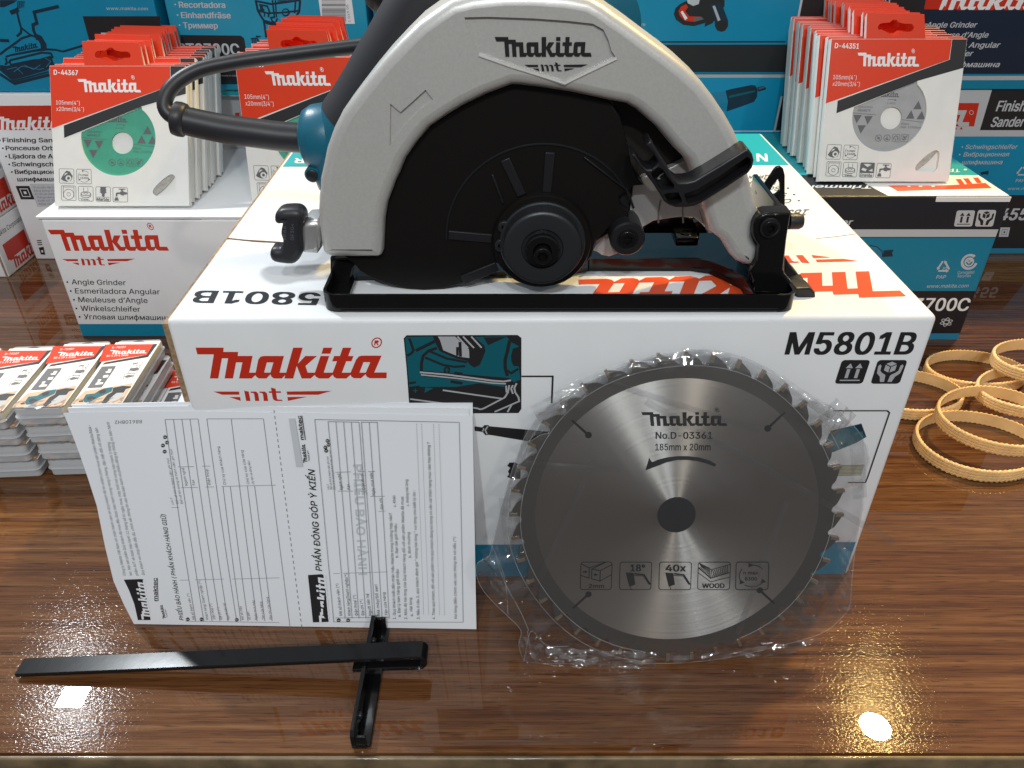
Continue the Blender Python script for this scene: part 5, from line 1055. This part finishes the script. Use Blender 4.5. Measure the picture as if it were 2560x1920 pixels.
# ---------------------------------------------------------------- booklet leaning on the carton
P0 = onz(335, 1560, .0004); P1 = onz(1191, 1573, .0004); Pt = ony(1181, 1040, FL.y - .0035)
bu = (P1 - P0).normalized(); bn = bu.cross(Pt - P1).normalized(); bv = bn.cross(bu).normalized()
BK = Face(P0, bu, bv, lift=.00008)
book = thing('warranty_booklet', 'white printed booklet with Vietnamese forms, leaning sideways against the carton front', 'booklet', (P0 + P1) / 2)
BW = (P1 - P0).length
def curl(v):
    q = v - P0; u = q.dot(bu) / BW; h = q.dot(bv) / .148
    return v + bn * (.0045 * max(0, .30 - u) ** 1.5 * 6 * h + .0012 * sin(u * 5.2 + .6) * h * (1 - h) * 4)
lpx = [(335,1560),(312,1512),(287,1450),(268,1362),(250,1259),(230,1190),(208,1120),(190,1068),(173,1023)]
def sheet(pxs, name, n0, th, parent):
    """a sheet that follows the curl: a grid between its left edge and right edge"""
    L = [Vector(BK.px(*p)) for p in pxs[0]]; R = [Vector(BK.px(*p)) for p in pxs[1]]; n = 16; m = 40; mb = MB(); vs = []
    def at(E, t):
        x = t * (len(E) - 1); i = min(int(x), len(E) - 2); return E[i].lerp(E[i + 1], x - i)
    for s_, nn in ((0, n0), (1, n0 - th)):
        for j in range(n + 1):
            for i in range(m + 1):
                q = at(L, j / n).lerp(at(R, j / n), i / m); vs.append(BK(q.x, q.y, nn))
    k = (n + 1) * (m + 1); f = lambda s_, j, i: s_ * k + j * (m + 1) + i
    fs = [(f(0, j, i), f(0, j, i + 1), f(0, j + 1, i + 1), f(0, j + 1, i)) for j in range(n) for i in range(m)] + [(f(1, j, i), f(1, j + 1, i), f(1, j + 1, i + 1), f(1, j, i + 1)) for j in range(n) for i in range(m)]
    fs += [(f(0, n, i), f(0, n, i + 1), f(1, n, i + 1), f(1, n, i)) for i in range(m)] + [(f(1, 0, i), f(1, 0, i + 1), f(0, 0, i + 1), f(0, 0, i)) for i in range(m)]
    fs += [(f(1, j, 0), f(0, j, 0), f(0, j + 1, 0), f(1, j + 1, 0)) for j in range(n)] + [(f(0, j, m), f(1, j, m), f(1, j + 1, m), f(0, j + 1, m)) for j in range(n)]
    mb.add(vs, fs); return mb.build(name, 'paper', parent, warp=curl, angle=40)
fp = sheet((lpx, [(1191,1573),(1181,1040)]), 'front_page', 0, .0002, book)
sheet(([(x + 8, y - (11 if i > 4 else 2)) for i, (x, y) in enumerate(lpx)], [(1188,1570),(1172,1024)]), 'inner_pages', -.0006, .0009, book)
sheet(([(x + 14, y - (16 if i > 4 else 4)) for i, (x, y) in enumerate(lpx)], [(1188,1568),(1181,1011)]), 'back_pages', -.0020, .0012, book)
F = BK
def VT(f, t, p0, p1, h, ink='black_ink', bold=0., shear=0.): F.text(t, f(*p0), f(*p1), f(p0[0] - h, p0[1]), ink, bold, shear)
def dot(f, x, y, n, r=13):
    F.poly(L_(f, *circ(x, y, r, 14)), 'black_ink', 'printed_text'); F.text(n, f(x + 6, y + 5), f(x + 5, y - 4), f(x - 8, y + 5), 'white_ink', .01)
g = b1
VT(g, 'Công ty Makita Việt Nam xin chân thành cám ơn Quý khách đã tín nhiệm,chọn mua sản phẩm Makita/Mak-', (437,1258), (213,207), 19)
VT(g, 'tec. Mọi sản phẩm Quý khách đã mua đều được bảo hành trong vòng 6 tháng, đặc biệt đối với dòng sản', (480,1258), (258,228), 19)
VT(g, 'phẩm AVT sẽ được bảo hành 12 tháng kể từ ngày mua, máy thổi hơi nóng bảo hành 3 tháng.', (522,1258), (338,325), 19)
VT(g, 'Quý khách vui lòng điền đầy đủ, chính xác thông tin vào thẻ bảo hành và phiếu đăng ký thông tin bảo hành', (567,1255), (335,190), 19, shear=.25)
F.text('886108H2', g(552, 183), g(372, 183), g(552, 206), 'black_ink')
F.poly(L_(g, (422,1287),(541,1283),(556,1286),(600,1575),(512,1575),(490,1460),(455,1360)), 'black_ink', 'printed_logo'); F.logo(g(608, 1572), g(566, 1290), g(540, 1572), 'paper', reg=False); 
VT(g, 'maktec', (650,1440), (648,1275), 26, bold=.02); F.stroke([g(655, 1440), g(653, 1275)], .0004, 'black_ink')
F.logo(g(706, 1567), g(684, 1465), g(685, 1567), 'black_ink', 'black_ink', reg=False)
VT(g, 'PHIẾU BẢO HÀNH ( PHẦN KHÁCH HÀNG GIỮ)', (829,1576), (712,832), 28, bold=.01, shear=.2)
for n, x, y in (('1', 857, 1568), ('2', 952, 1568), ('3', 1195, 1572), ('1', 706, 402), ('3', 694, 360), ('2', 722, 340), ('3', 708, 303)): dot(g, x, y, n)
for t, x, y, x1, y1 in (('Mã số thành viên (*)', 907, 1570, 870, 1385), ('Khách hàng/ Doanh nghiệp (*)', 1000, 1570, 950, 1295), ('Điện thoại (*)', 1048, 1568, 1025, 1458), ('Địa chỉ (*)', 1095, 1570, 1075, 1485), ('Người liên hệ', 1145, 1572, 1118, 1455), ('Mã số máy', 1245, 1572, 1228, 1475), ('Số seri', 1293, 1570, 1280, 1515), ('Ngày mua máy', 1338, 1572, 1318, 1435), ('Tên cửa hàng', 1388, 1570, 1370, 1445), ('Địa chỉ cửa hàng', 1440, 1570, 1415, 1412),
    ('Ngành nghề', 863, 638, 838, 515), ('Fax', 915, 635, 905, 597), ('Điện thoại', 1020, 635, 1000, 525), ('Chữ ký của Khách hàng', 1125, 635, 1078, 372), ('Chữ ký của cửa hàng', 1285, 632, 1240, 398)): VT(g, t, (x, y), (x1, y1), 17, 'grey_ink')
for t, x, y, x1, y1 in (('Lưu ý:', 770, 765, 754, 715), ('Đối với KH là thành viên: ghi mục', 802, 762, 732, 445), ('Đối với KH không là thành viên: ghi mục', 832, 762, 755, 385), ('(Ký tên và đóng dấu)', 1318, 632, 1285, 470)): VT(g, t, (x, y), (x1, y1), 15, 'grey_ink', shear=.2)
def row(f, xt, yt, sh_, y0, y1, yb=1580):
    X = lambda y: xt + sh_ * (y - yt) / (yb - yt); F.stroke([f(X(y0), y0), f(X(y1), y1)], .00030, 'line_ink', 'printed_line')
for xt, y0, y1 in ((707, 182, 1580), (763, 182, 1580), (820, 182, 1580), (875, 182, 1580), (930, 182, 1580), (990, 182, 1580)): row(g, xt, 182, 205, y0, y1)
for xt, y0, y1 in ((1045, 645, 1580), (1095, 645, 1580), (1158, 182, 1580), (1212, 645, 1580), (1262, 645, 1580), (1380, 182, 1659)): row(g, xt, 182, 178, y0, y1)
for p in ([(707,182),(930,182)], [(990,182),(1380,182)], [(797,507),(905,507)], [(820,650),(932,650)], [(960,505),(1015,505)], [(985,648),(1042,648)], [(1095,645),(1465,640)], [(808,1290),(870,1290)], [(912,1288),(1110,1285)], [(1168,1285),(1492,1280)], [(755,785),(806,784)], [(840,1580),(1490,1590)]): F.stroke(L_(g, *p), .00030, 'line_ink', 'printed_line')
g = b2
for k in range(38):
    y = 122 + k * 40; x = 15 + 190 * (y - 122) / 1485; F.stroke(L_(g, (x, y), (x + 3, y + 22)), .0003, 'grey_ink', 'printed_line')
F.poly(L_(g, (250,1262),(345,1257),(362,1270),(392,1585),(285,1588)), 'black_ink', 'printed_logo'); F.logo(g(402, 1587), g(372, 1262), g(330, 1587), 'paper', reg=False)
VT(g, 'PHẦN ĐÓNG GÓP Ý KIẾN', (346,1236), (294,530), 42, bold=.012, shear=.2)
F.logo(g(245, 490), g(229, 358), g(218, 488), 'black_ink', 'black_ink', reg=False); VT(g, 'maktec', (222,328), (202,160), 25, bold=.02); F.stroke([g(232, 328), g(208, 160)], .0004, 'black_ink')
F.poly(L_(g, (118,180),(160,178),(215,515),(170,515)), 'faint_ink', 'printed_text'); F.text('PHIẾU BẢO HÀNH', g(560, 500), g(600, 1265), g(618, 498), 'faint_ink', .02)
for n, x, y in (('1', 462, 1573), ('2', 527, 1573), ('1', 375, 404), ('3', 370, 380), ('2', 393, 362), ('3', 385, 335)): dot(g, x, y, n)
for t, x, y, x1, y1 in (('Mã số thành viên (*)', 487, 1540, 460, 1322), ('Khách hàng/Doanh nghiệp(*)', 545, 1540, 520, 1255), ('Điện thoại (*)', 595, 1540, 578, 1400), ('Địa chỉ (*)', 640, 1540, 626, 1432), ('Người liên hệ', 690, 1540, 668, 1392), ('Mã máy/Số seri', 747, 1540, 728, 1330), ('Tên cửa hàng', 802, 1540, 782, 1383),
    ('1. Quý khách biết đến nhãn hiệu Makita trong trường hợp nào?', 857, 1565, 827, 838), ('a. Đại lý bán hàng giới thiệu', 890, 1550, 875, 1225), ('b. Bạn bè giới thiệu', 872, 1145, 862, 912), ('c. Khác', 857, 795, 850, 715), ('2. Mức độ hài lòng của Quý khách hàng đối với sản phẩm Makita đã mua:', 935, 1565, 908, 722),
    ('a.  Hài lòng', 975, 1545, 966, 1420), ('b. Bình thường', 962, 1145, 952, 970), ('c. Không hài lòng', 947, 790, 938, 605), ('3. Nếu ở câu 2, quý khách đánh giá “ không hài lòng ” vui lòng cho biết lý do :', 1022, 1565, 990, 680),
    ('4. Theo quý khách, đối với sản phẩm mà quý khách đang sử dụng có cần cải thiện hạng mục nào hay không ?', 1128, 1565, 1092, 345), ('Ngành nghề', 490, 675, 472, 562), ('Fax', 540, 672, 533, 635), ('Điện thoại', 645, 675, 630, 568), ('Ngày mua máy', 712, 715, 692, 555), ('Địa chỉ', 770, 812, 758, 735)): VT(g, t, (x, y), (x1, y1), 19, 'black_ink')
VT(g, 'Vui lòng điền chính xác các thông tin có dấu (*)', (1278,1562), (1270,1000), 18, shear=.2)
for t, x, y, x1, y1 in (('Lưu ý:', 397, 672, 390, 632), ('Đối với KH là thành viên: ghi mục', 418, 672, 390, 440), ('Đối với KH không là thành viên: ghi mục', 440, 672, 408, 395)): VT(g, t, (x, y), (x1, y1), 14, 'grey_ink', shear=.2)
shf = lambda xt: 130 - (xt - 298) * .103
for xt, y0, y1 in ((298, 185, 1583), (1295, 205, 1585), (388, 200, 1560), (442, 203, 1560), (495, 203, 1560), (548, 203, 1560), (602, 203, 1560), (618, 203, 1560), (672, 203, 1560), (727, 203, 1560)): row(g, xt, 185, shf(xt), y0, y1)
for p in ([(298,185),(1295,205)], [(428,1583),(1322,1585)], [(388,200),(602,204)], [(618,204),(727,206)], [(440,552),(545,550)], [(455,683),(560,683)], [(597,548),(640,548)], [(612,685),(655,685)], [(665,548),(712,548)], [(680,722),(780,720)], [(735,825),(785,823)], [(700,1245),(798,1242)], [(492,1250),(690,1245)], [(425,1252),(470,1250)], [(440,1555),(810,1550)]): F.stroke(L_(g, *p), .00030, 'line_ink', 'printed_line')
for xt, xb in ((1000, 1050), (1035, 1085), (1118, 1160), (1156, 1195)):
    for k in range(80): y = 215 + k * 16.5; x = xt + (xb - xt) * (y - 215) / 1325; F.stroke(L_(g, (x, y), (x + .4, y + 9)), .00022, 'grey_ink', 'printed_dots')
F.flush(fp, warp=curl)

# ---------------------------------------------------------------- saw blade in its bag, leaning on the carton
RB = .0930; vb_ = onz(1668, 1650, .0); zy = FL.y - .0022
vdir = Vector((0, zy - vb_.y, sqrt(max(1e-6, (2 * RB) ** 2 - (zy - vb_.y) ** 2)))).normalized()
N0 = Vector((1, 0, 0)).cross(vdir)
plane_p = Vector((0, vb_.y, .0016)) + N0 * .0016
cb = hit(1691, 1290, plane_p, N0); cb = plane_p + vdir * RB + Vector((cb.x, 0, 0))
BF = Face(cb, (1, 0, 0), vdir, lift=.00006)
blade = thing('saw_blade', 'round toothed steel saw blade with forty teeth, leaning on the carton inside a clear bag', 'saw blade', cb)
NT = 40; outl = []
for k in range(NT):
    for t, r in ((0, RB), (.10, RB - .0006), (.30, RB - .0020), (.52, RB - .0036), (.60, RB - .0047), (.67, RB - .0059), (.75, RB - .0065), (.84, RB - .0065), (.91, RB - .0057), (.945, RB - .0045), (.965, RB - .0020)):
        a = pi / 2 - 2 * pi * (k + t) / NT; outl.append((r * cos(a), r * sin(a)))
slots = []
for a in (47.5, 137, 226, 317):
    u = Vector((cos(radians(a)), sin(radians(a)))); w_ = Vector((-u.y, u.x)); p = [u * .0815 + w_ * .0006, u * .0815 - w_ * .0006, u * .0705 - w_ * .0007]
    c_ = u * .0690; p += [c_ + u * (.0019 * cos(radians(t))) - w_ * (.0019 * sin(radians(t))) for t in range(24, 337, 24)] + [u * .0705 + w_ * .0007]; slots.append([tuple(q) for q in p])
TH_ = .0017
mb = MB(); prism(mb, BF, outl, TH_, 0, [(s_, None) for s_ in slots]); body = mb.build('blade_body', 'steel_outer', blade, smooth=False)
mb = MB(); rg = circ(0, 0, .0790, 128); hb_ = circ(0, 0, .0108, 48); 
ph = [[Vector((a, b, 0)) for a, b in q] for q in [rg, hb_]]
rings = [(.0108 + (.0790 - .0108) * i / 14) for i in range(15)]; vs = []; fs = []
for r in rings:
    for k in range(128): a = 2 * pi * k / 128; vs.append(BF(r * cos(a), r * sin(a), .00003))
for i in range(14):
    for k in range(128): j = (k + 1) % 128; fs.append((i * 128 + k, (i + 1) * 128 + k, (i + 1) * 128 + j, i * 128 + j))
# the brushed inner disc has its own local axes so that the brushing turns about the arbor hole
me = bpy.data.meshes.new('brushed_face'); inv = Matrix((BF.U, -BF.N, BF.V)).transposed()
me.from_pydata([inv.inverted() @ (v - cb) for v in vs], [], fs); me.materials.append(M['steel_brushed']); me.polygons.foreach_set('use_smooth', [True] * len(fs)); me.update()
bf = bpy.data.objects.new('brushed_face', me); COL.objects.link(bf); bf.parent = blade; bf.rotation_euler = inv.to_euler()
for c_ in (0,):
    for s_ in slots: pass
mb = MB(); prism(mb, BF, circ(0, 0, .0106, 48), .0006, .0002, n0=.0003, steps=1); mb.build('arbor_plug', 'dark_zinc', blade, angle=40)
tm = None
for k in range(NT):
    a = pi / 2 - 2 * pi * k / NT
    if tm is None:
        mb = MB(); boxm(mb, (-.0008, -.0013, RB - .0042), (.0010, .0013, RB + .0005)); 
        tm = bpy.data.meshes.new('tooth'); tm.from_pydata(mb.v, [], mb.f); tm.materials.append(M['carbide']); tm.update()
    o = bpy.data.objects.new('tooth', tm); COL.objects.link(o); o.parent = blade
    rot = inv @ Matrix.Rotation(pi / 2 - a, 3, 'Y'); o.rotation_euler = rot.to_euler(); o.location = -BF.N * TH_ / 2
F = BF; F.lift = .00010
for s_ in slots: F.uvpoly(s_, 'etch_ink', 'slot')
F.logo(b3(902, 472), b3(1378, 472), b3(882, 392), 'etch_ink')
F.text('No.D-03361', b3(965, 545), b3(1292, 545), b3(965, 507), 'etch_ink', .018); F.text('185mm x 20mm', b3(963, 612), b3(1282, 612), b3(963, 574), 'etch_ink', .014)
ar = [(1310 - 6, 702), (1270, 682), (1210, 664), (1150, 656), (1090, 656), (1030, 664), (980, 678), (938, 696)]
F.poly(L_(b3, (1315,692),(1275,670),(1212,652),(1150,645),(1090,645),(1030,652),(980,665),(945,680),(928,655),(906,728),(975,702),(1032,680),(1090,668),(1150,667),(1208,675),(1265,690),(1305,706)), 'etch_ink', 'printed_arrow')
for kind, x0, x1, tx in (('kerf', 530, 715, '2mm'), ('tooth', 755, 943, '18°'), ('tooth', 982, 1172, '40x'), ('wood', 1205, 1396, 'WOOD'), ('rpm', 1423, 1617, None)):
    F.icon(kind, b3(x0 - 2, 1417), b3(x1 - 2, 1417), b3(x0 + 2, 1252), 'etch_ink', lw=.00042)
    if tx == '2mm': F.text(tx, b3(580, 1404), b3(668, 1404), b3(580, 1382), 'etch_ink', .015)
    elif tx == 'WOOD': F.text(tx, b3(1232, 1403), b3(1362, 1403), b3(1232, 1378), 'etch_ink', .03)
    elif tx: F.text(tx, b3(x0 + (65 if tx == '18°' else 40), 1308), b3(x0 + (150 if tx == '18°' else 158), 1308), b3(x0 + (65 if tx == '18°' else 40), 1270), 'etch_ink', .025)
F.text('n max.', b3(1470, 1326), b3(1563, 1326), b3(1470, 1308), 'etch_ink', .01); F.text('8300', b3(1478, 1360), b3(1548, 1360), b3(1478, 1342), 'etch_ink', .012)
F.flush(blade)

# clear bag round the blade
bagpx = [(1596,905),(1676,885),(1760,873),(1797,877),(1860,893),(1932,926),(1985,972),(2023,1003),(2072,1012),(2100,1030),(2140,1072),(2168,1116),(2175,1150),(2160,1210),(2158,1270),(2146,1330),(2136,1380),(2128,1459),(2122,1517),(2096,1550),(2061,1578),(2000,1600),(1938,1615),(1860,1634),(1784,1648),(1700,1656),(1640,1660),(1581,1664),(1490,1665),(1409,1662),(1350,1657),(1311,1648),(1297,1610),(1302,1574),(1262,1532),(1237,1508),(1205,1470),(1190,1430),(1196,1405),(1222,1390),(1231,1359),(1248,1290),(1262,1235),(1285,1160),(1310,1095),(1350,1029),(1378,1014),(1400,1004),(1446,974),(1520,934)]
bag = thing('plastic_bag', 'crumpled clear plastic bag wrapped round the saw blade', 'plastic bag', Vector((cb.x, vb_.y, 0)))
bp = [Vector(BF.px(*p)) for p in bagpx]; bd = []
for i in range(len(bp)):
    a = bp[i]; c_ = bp[(i + 1) % len(bp)]; bd += [a, a.lerp(c_, 1 / 3), a.lerp(c_, 2 / 3)]
random.seed(31); nb = len(bd); K = 30
from mathutils import noise as MN
def bagside(sign, seedv):
    mb = MB(); vs = [BF(0, 0, sign * .003)]; fs = []
    for j in range(1, K + 1):
        t = j / K
        for i, p in enumerate(bd):
            q = p * t; r = q.length; Rr = RB + .0005
            th = math.atan2(q.y, q.x)
            if r < RB - .004: n = .0026 + .0016 * MN.noise(Vector((q.x * 20 + q.y * 26, q.y * 8 - q.x * 6, seedv))) + .0005 * abs(MN.noise(Vector((q.x * 90 + q.y * 60, q.y * 30, seedv + 3))))
            else:
                k = min(1, (r - RB + .004) / max(.004, p.length - RB + .004)); n = .0026 * (1 - k) ** .8 + .0040 * MN.noise(Vector((th * 7, r * 40, seedv + 2))) * k * (1 - k) * 4
                n += (.0028 * MN.noise(Vector((th * 16, r * 110, seedv))) + .0013 * abs(MN.noise(Vector((th * 42, r * 160, seedv + 9))))) * min(1, k * 3) * (1 - .85 * k ** 3)
            if sign < 0: n = (n if n > 0 else n * .2) * .45 + TH_
            else: n = max(n, .0009) if r < RB + .002 else n
            v = BF(q.x, q.y, sign * n)
            if v.z < .0006: v.z = .0006 + .0001 * sign
            if v.y > zy + .0012 and v.z < HB: v.y = zy + .0012
            vs.append(v)
    for i in range(nb): fs.append((0, 1 + i, 1 + (i + 1) % nb))
    for j in range(K - 1):
        for i in range(nb): a = 1 + j * nb + i; b_ = 1 + j * nb + (i + 1) % nb; fs.append((a, a + nb, b_ + nb, b_))
    mb.add(vs, fs); return mb
bagside(1, 0.).build('front_film', 'bag_film', bag, angle=20); bagside(-1, 7.).build('back_film', 'bag_film', bag, angle=20)
# sharp folds that catch the light
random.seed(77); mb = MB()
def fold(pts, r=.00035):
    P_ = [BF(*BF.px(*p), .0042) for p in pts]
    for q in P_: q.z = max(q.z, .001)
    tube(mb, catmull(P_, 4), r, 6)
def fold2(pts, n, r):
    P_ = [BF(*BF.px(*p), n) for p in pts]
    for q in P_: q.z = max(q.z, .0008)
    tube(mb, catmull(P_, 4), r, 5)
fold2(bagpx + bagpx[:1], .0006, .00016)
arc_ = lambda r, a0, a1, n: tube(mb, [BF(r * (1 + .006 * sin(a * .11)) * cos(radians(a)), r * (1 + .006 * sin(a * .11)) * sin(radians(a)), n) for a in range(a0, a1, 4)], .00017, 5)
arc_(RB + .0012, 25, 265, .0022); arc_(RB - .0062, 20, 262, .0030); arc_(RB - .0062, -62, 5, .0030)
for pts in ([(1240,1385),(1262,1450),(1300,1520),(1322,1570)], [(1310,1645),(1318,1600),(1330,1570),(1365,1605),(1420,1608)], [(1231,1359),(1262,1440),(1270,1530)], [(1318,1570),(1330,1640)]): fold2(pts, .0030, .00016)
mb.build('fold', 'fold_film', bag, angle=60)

def crumple(cx_, cy_, w_, h_, ang, amp, seed, nx=16, ny=7):
    if seed < 16: nx, ny = max(8, int(w_ * .45)), max(8, int(h_ * .45))
    m = MB(); c_ = Vector(BF.px(cx_, cy_)); sx_ = w_ / 4600; sy_ = h_ / 4600; vs = []; k = 1 if w_ > h_ else 0
    for j in range(ny):
        for i in range(nx):
            u, v = (i / (nx - 1) - .5) * 2, (j / (ny - 1) - .5) * 2; f = max(0, 1 - (u * u + v * v) * .5)
            p = Vector((u * sx_, v * sy_)); X, Y = p.x * 1000, p.y * 1000                 # mm
            fo = abs(MN.noise(Vector((X * (.06 if k else .26) + Y * .10, Y * (.26 if k else .06) - X * .07, seed)))) + .22 * abs(MN.noise(Vector((X * .3 - Y * .2, Y * .5 + X * .2, seed + 5))))
            p.rotate(Matrix.Rotation(radians(ang), 2)); q = BF(c_.x + p.x, c_.y + p.y, .0022 + fo * amp * 1.3 * f); q.z = max(q.z, .0006); vs.append(q)
    m.add(vs, [(j * nx + i, j * nx + i + 1, (j + 1) * nx + i + 1, (j + 1) * nx + i) for j in range(ny - 1) for i in range(nx - 1)])
    m.build('crease', 'crumpled_film' if seed in (1, 2, 3, 5, 6) else 'bag_film', bag, smooth=True, angle=70)
for a in ((1500,1640,150,28,-4,.007,1,24,6), (1330,1620,32,46,10,.006,2,8,10), (1400,1000,70,26,32,.006,3,14,6), (1560,925,110,14,18,.004,4,18,4), (1760,890,60,16,-6,.004,5,12,5), (2085,1040,36,36,-40,.006,6,10,8), (2040,1010,50,14,-30,.004,7,12,4), (1245,1440,22,90,14,.005,8,6,16), (2110,1440,16,110,8,.004,9,5,16), (1900,1622,160,16,9,.004,10,22,5), (1290,1180,10,120,-16,.003,11,4,18), (2000,985,70,12,-36,.004,12,12,4), (1640,898,70,12,6,.004,13,12,4), (1270,1320,14,90,6,.004,14,4,14), (2140,1160,18,90,10,.003,15,5,12), (1430,1163,120,7,-4,.0016,16,16,3), (1930,1180,380,9,-30,.0010,17,30,3), (1700,1010,220,8,-18,.0010,18,24,3), (1900,1420,8,200,-14,.0010,19,3,20), (1400,1330,8,220,-22,.0012,20,3,22)): crumple(*a)

# ---------------------------------------------------------------- rip guide
gd = thing('rip_guide', 'black painted steel T shaped rip guide lying on the counter in front of the booklet', 'rip guide', (-.16, .28, 0))
za = .0022; path = [(-.2865, .0036), (-.22, .0082), (-.14, .0140), (-.058, .0200)]
c_ = Vector((-.0530, .01655)); path += [(c_.x + .0038 * cos(radians(a)), c_.y + .0038 * sin(radians(a))) for a in range(75, -91, -15)] + [(-.07, .0122), (-.0905, .0108)]
n = len(path); mb = MB(); L = []
Yb0, Yb1 = .2772, .2884
for i in range(n):
    d = Vector(path[min(i + 1, n - 1)]) - Vector(path[max(i - 1, 0)]); d.normalize(); nn = Vector((-d.y, d.x)); p = Vector(path[i]); q0, q1 = p + nn * .0011, p - nn * .0019
    yo = -.0028 * (i / n); sec = [(q0, Yb0 + .0004), (q0, Yb1 - .0004), (p + nn * .0006, Yb1), (p - nn * .0014, Yb1), (q1, Yb1 - .0004), (q1, Yb0 + .0004), (p - nn * .0014, Yb0), (p + nn * .0006, Yb0)]
    L.append([(s_.x, y + yo * (1 if i < 4 else 1), s_.y) for s_, y in sec])
vs = [v for s_ in L for v in s_]; m = 8
mb.add(vs, [(i * m + k, (i + 1) * m + k, (i + 1) * m + (k + 1) % m, i * m + (k + 1) % m) for i in range(n - 1) for k in range(m)] + [tuple(range(m)), tuple((n - 1) * m + k for k in range(m))[::-1]])
mb.build('guide_bar', 'black_paint', gd, angle=28)
xa = -.0850
pl = [(.2338, .0020), (.2338, .0125), (.2362, .0150), (.3108, .0150), (.3132, .0125), (.3132, .0020), (.3112, .0004), (.2360, .0004)]
mb = MB(); prism(mb, Frame((xa + .0024, 0, 0), (0, 1, 0), (0, 0, 1)), pl, .0024, .0004, [(circ(.249, .0085, .0022, 20), None), (circ(.2975, .0085, .0022, 20), None)], steps=2)
boxm(mb, (xa + .0023, .2352, .0006), (xa + .0095, .3118, .0026), .0005); boxm(mb, (xa + .0020, .2342, .0008), (xa + .0080, .2360, .0115), .0006); boxm(mb, (xa + .0020, .3110, .0008), (xa + .0080, .3128, .0115), .0006)
mb.build('cross_fence', 'black_paint', gd, angle=40)
for y in (.249, .2975):
    mb = MB(); lathe(mb, (xa + .0026, y, .0085), (1, 0, 0), [(.0022, -.0004), (.0020, .0008), (.0010, .0012), (0, .0012)], 20); mb.build('rivet', 'dark_zinc', gd, angle=40)
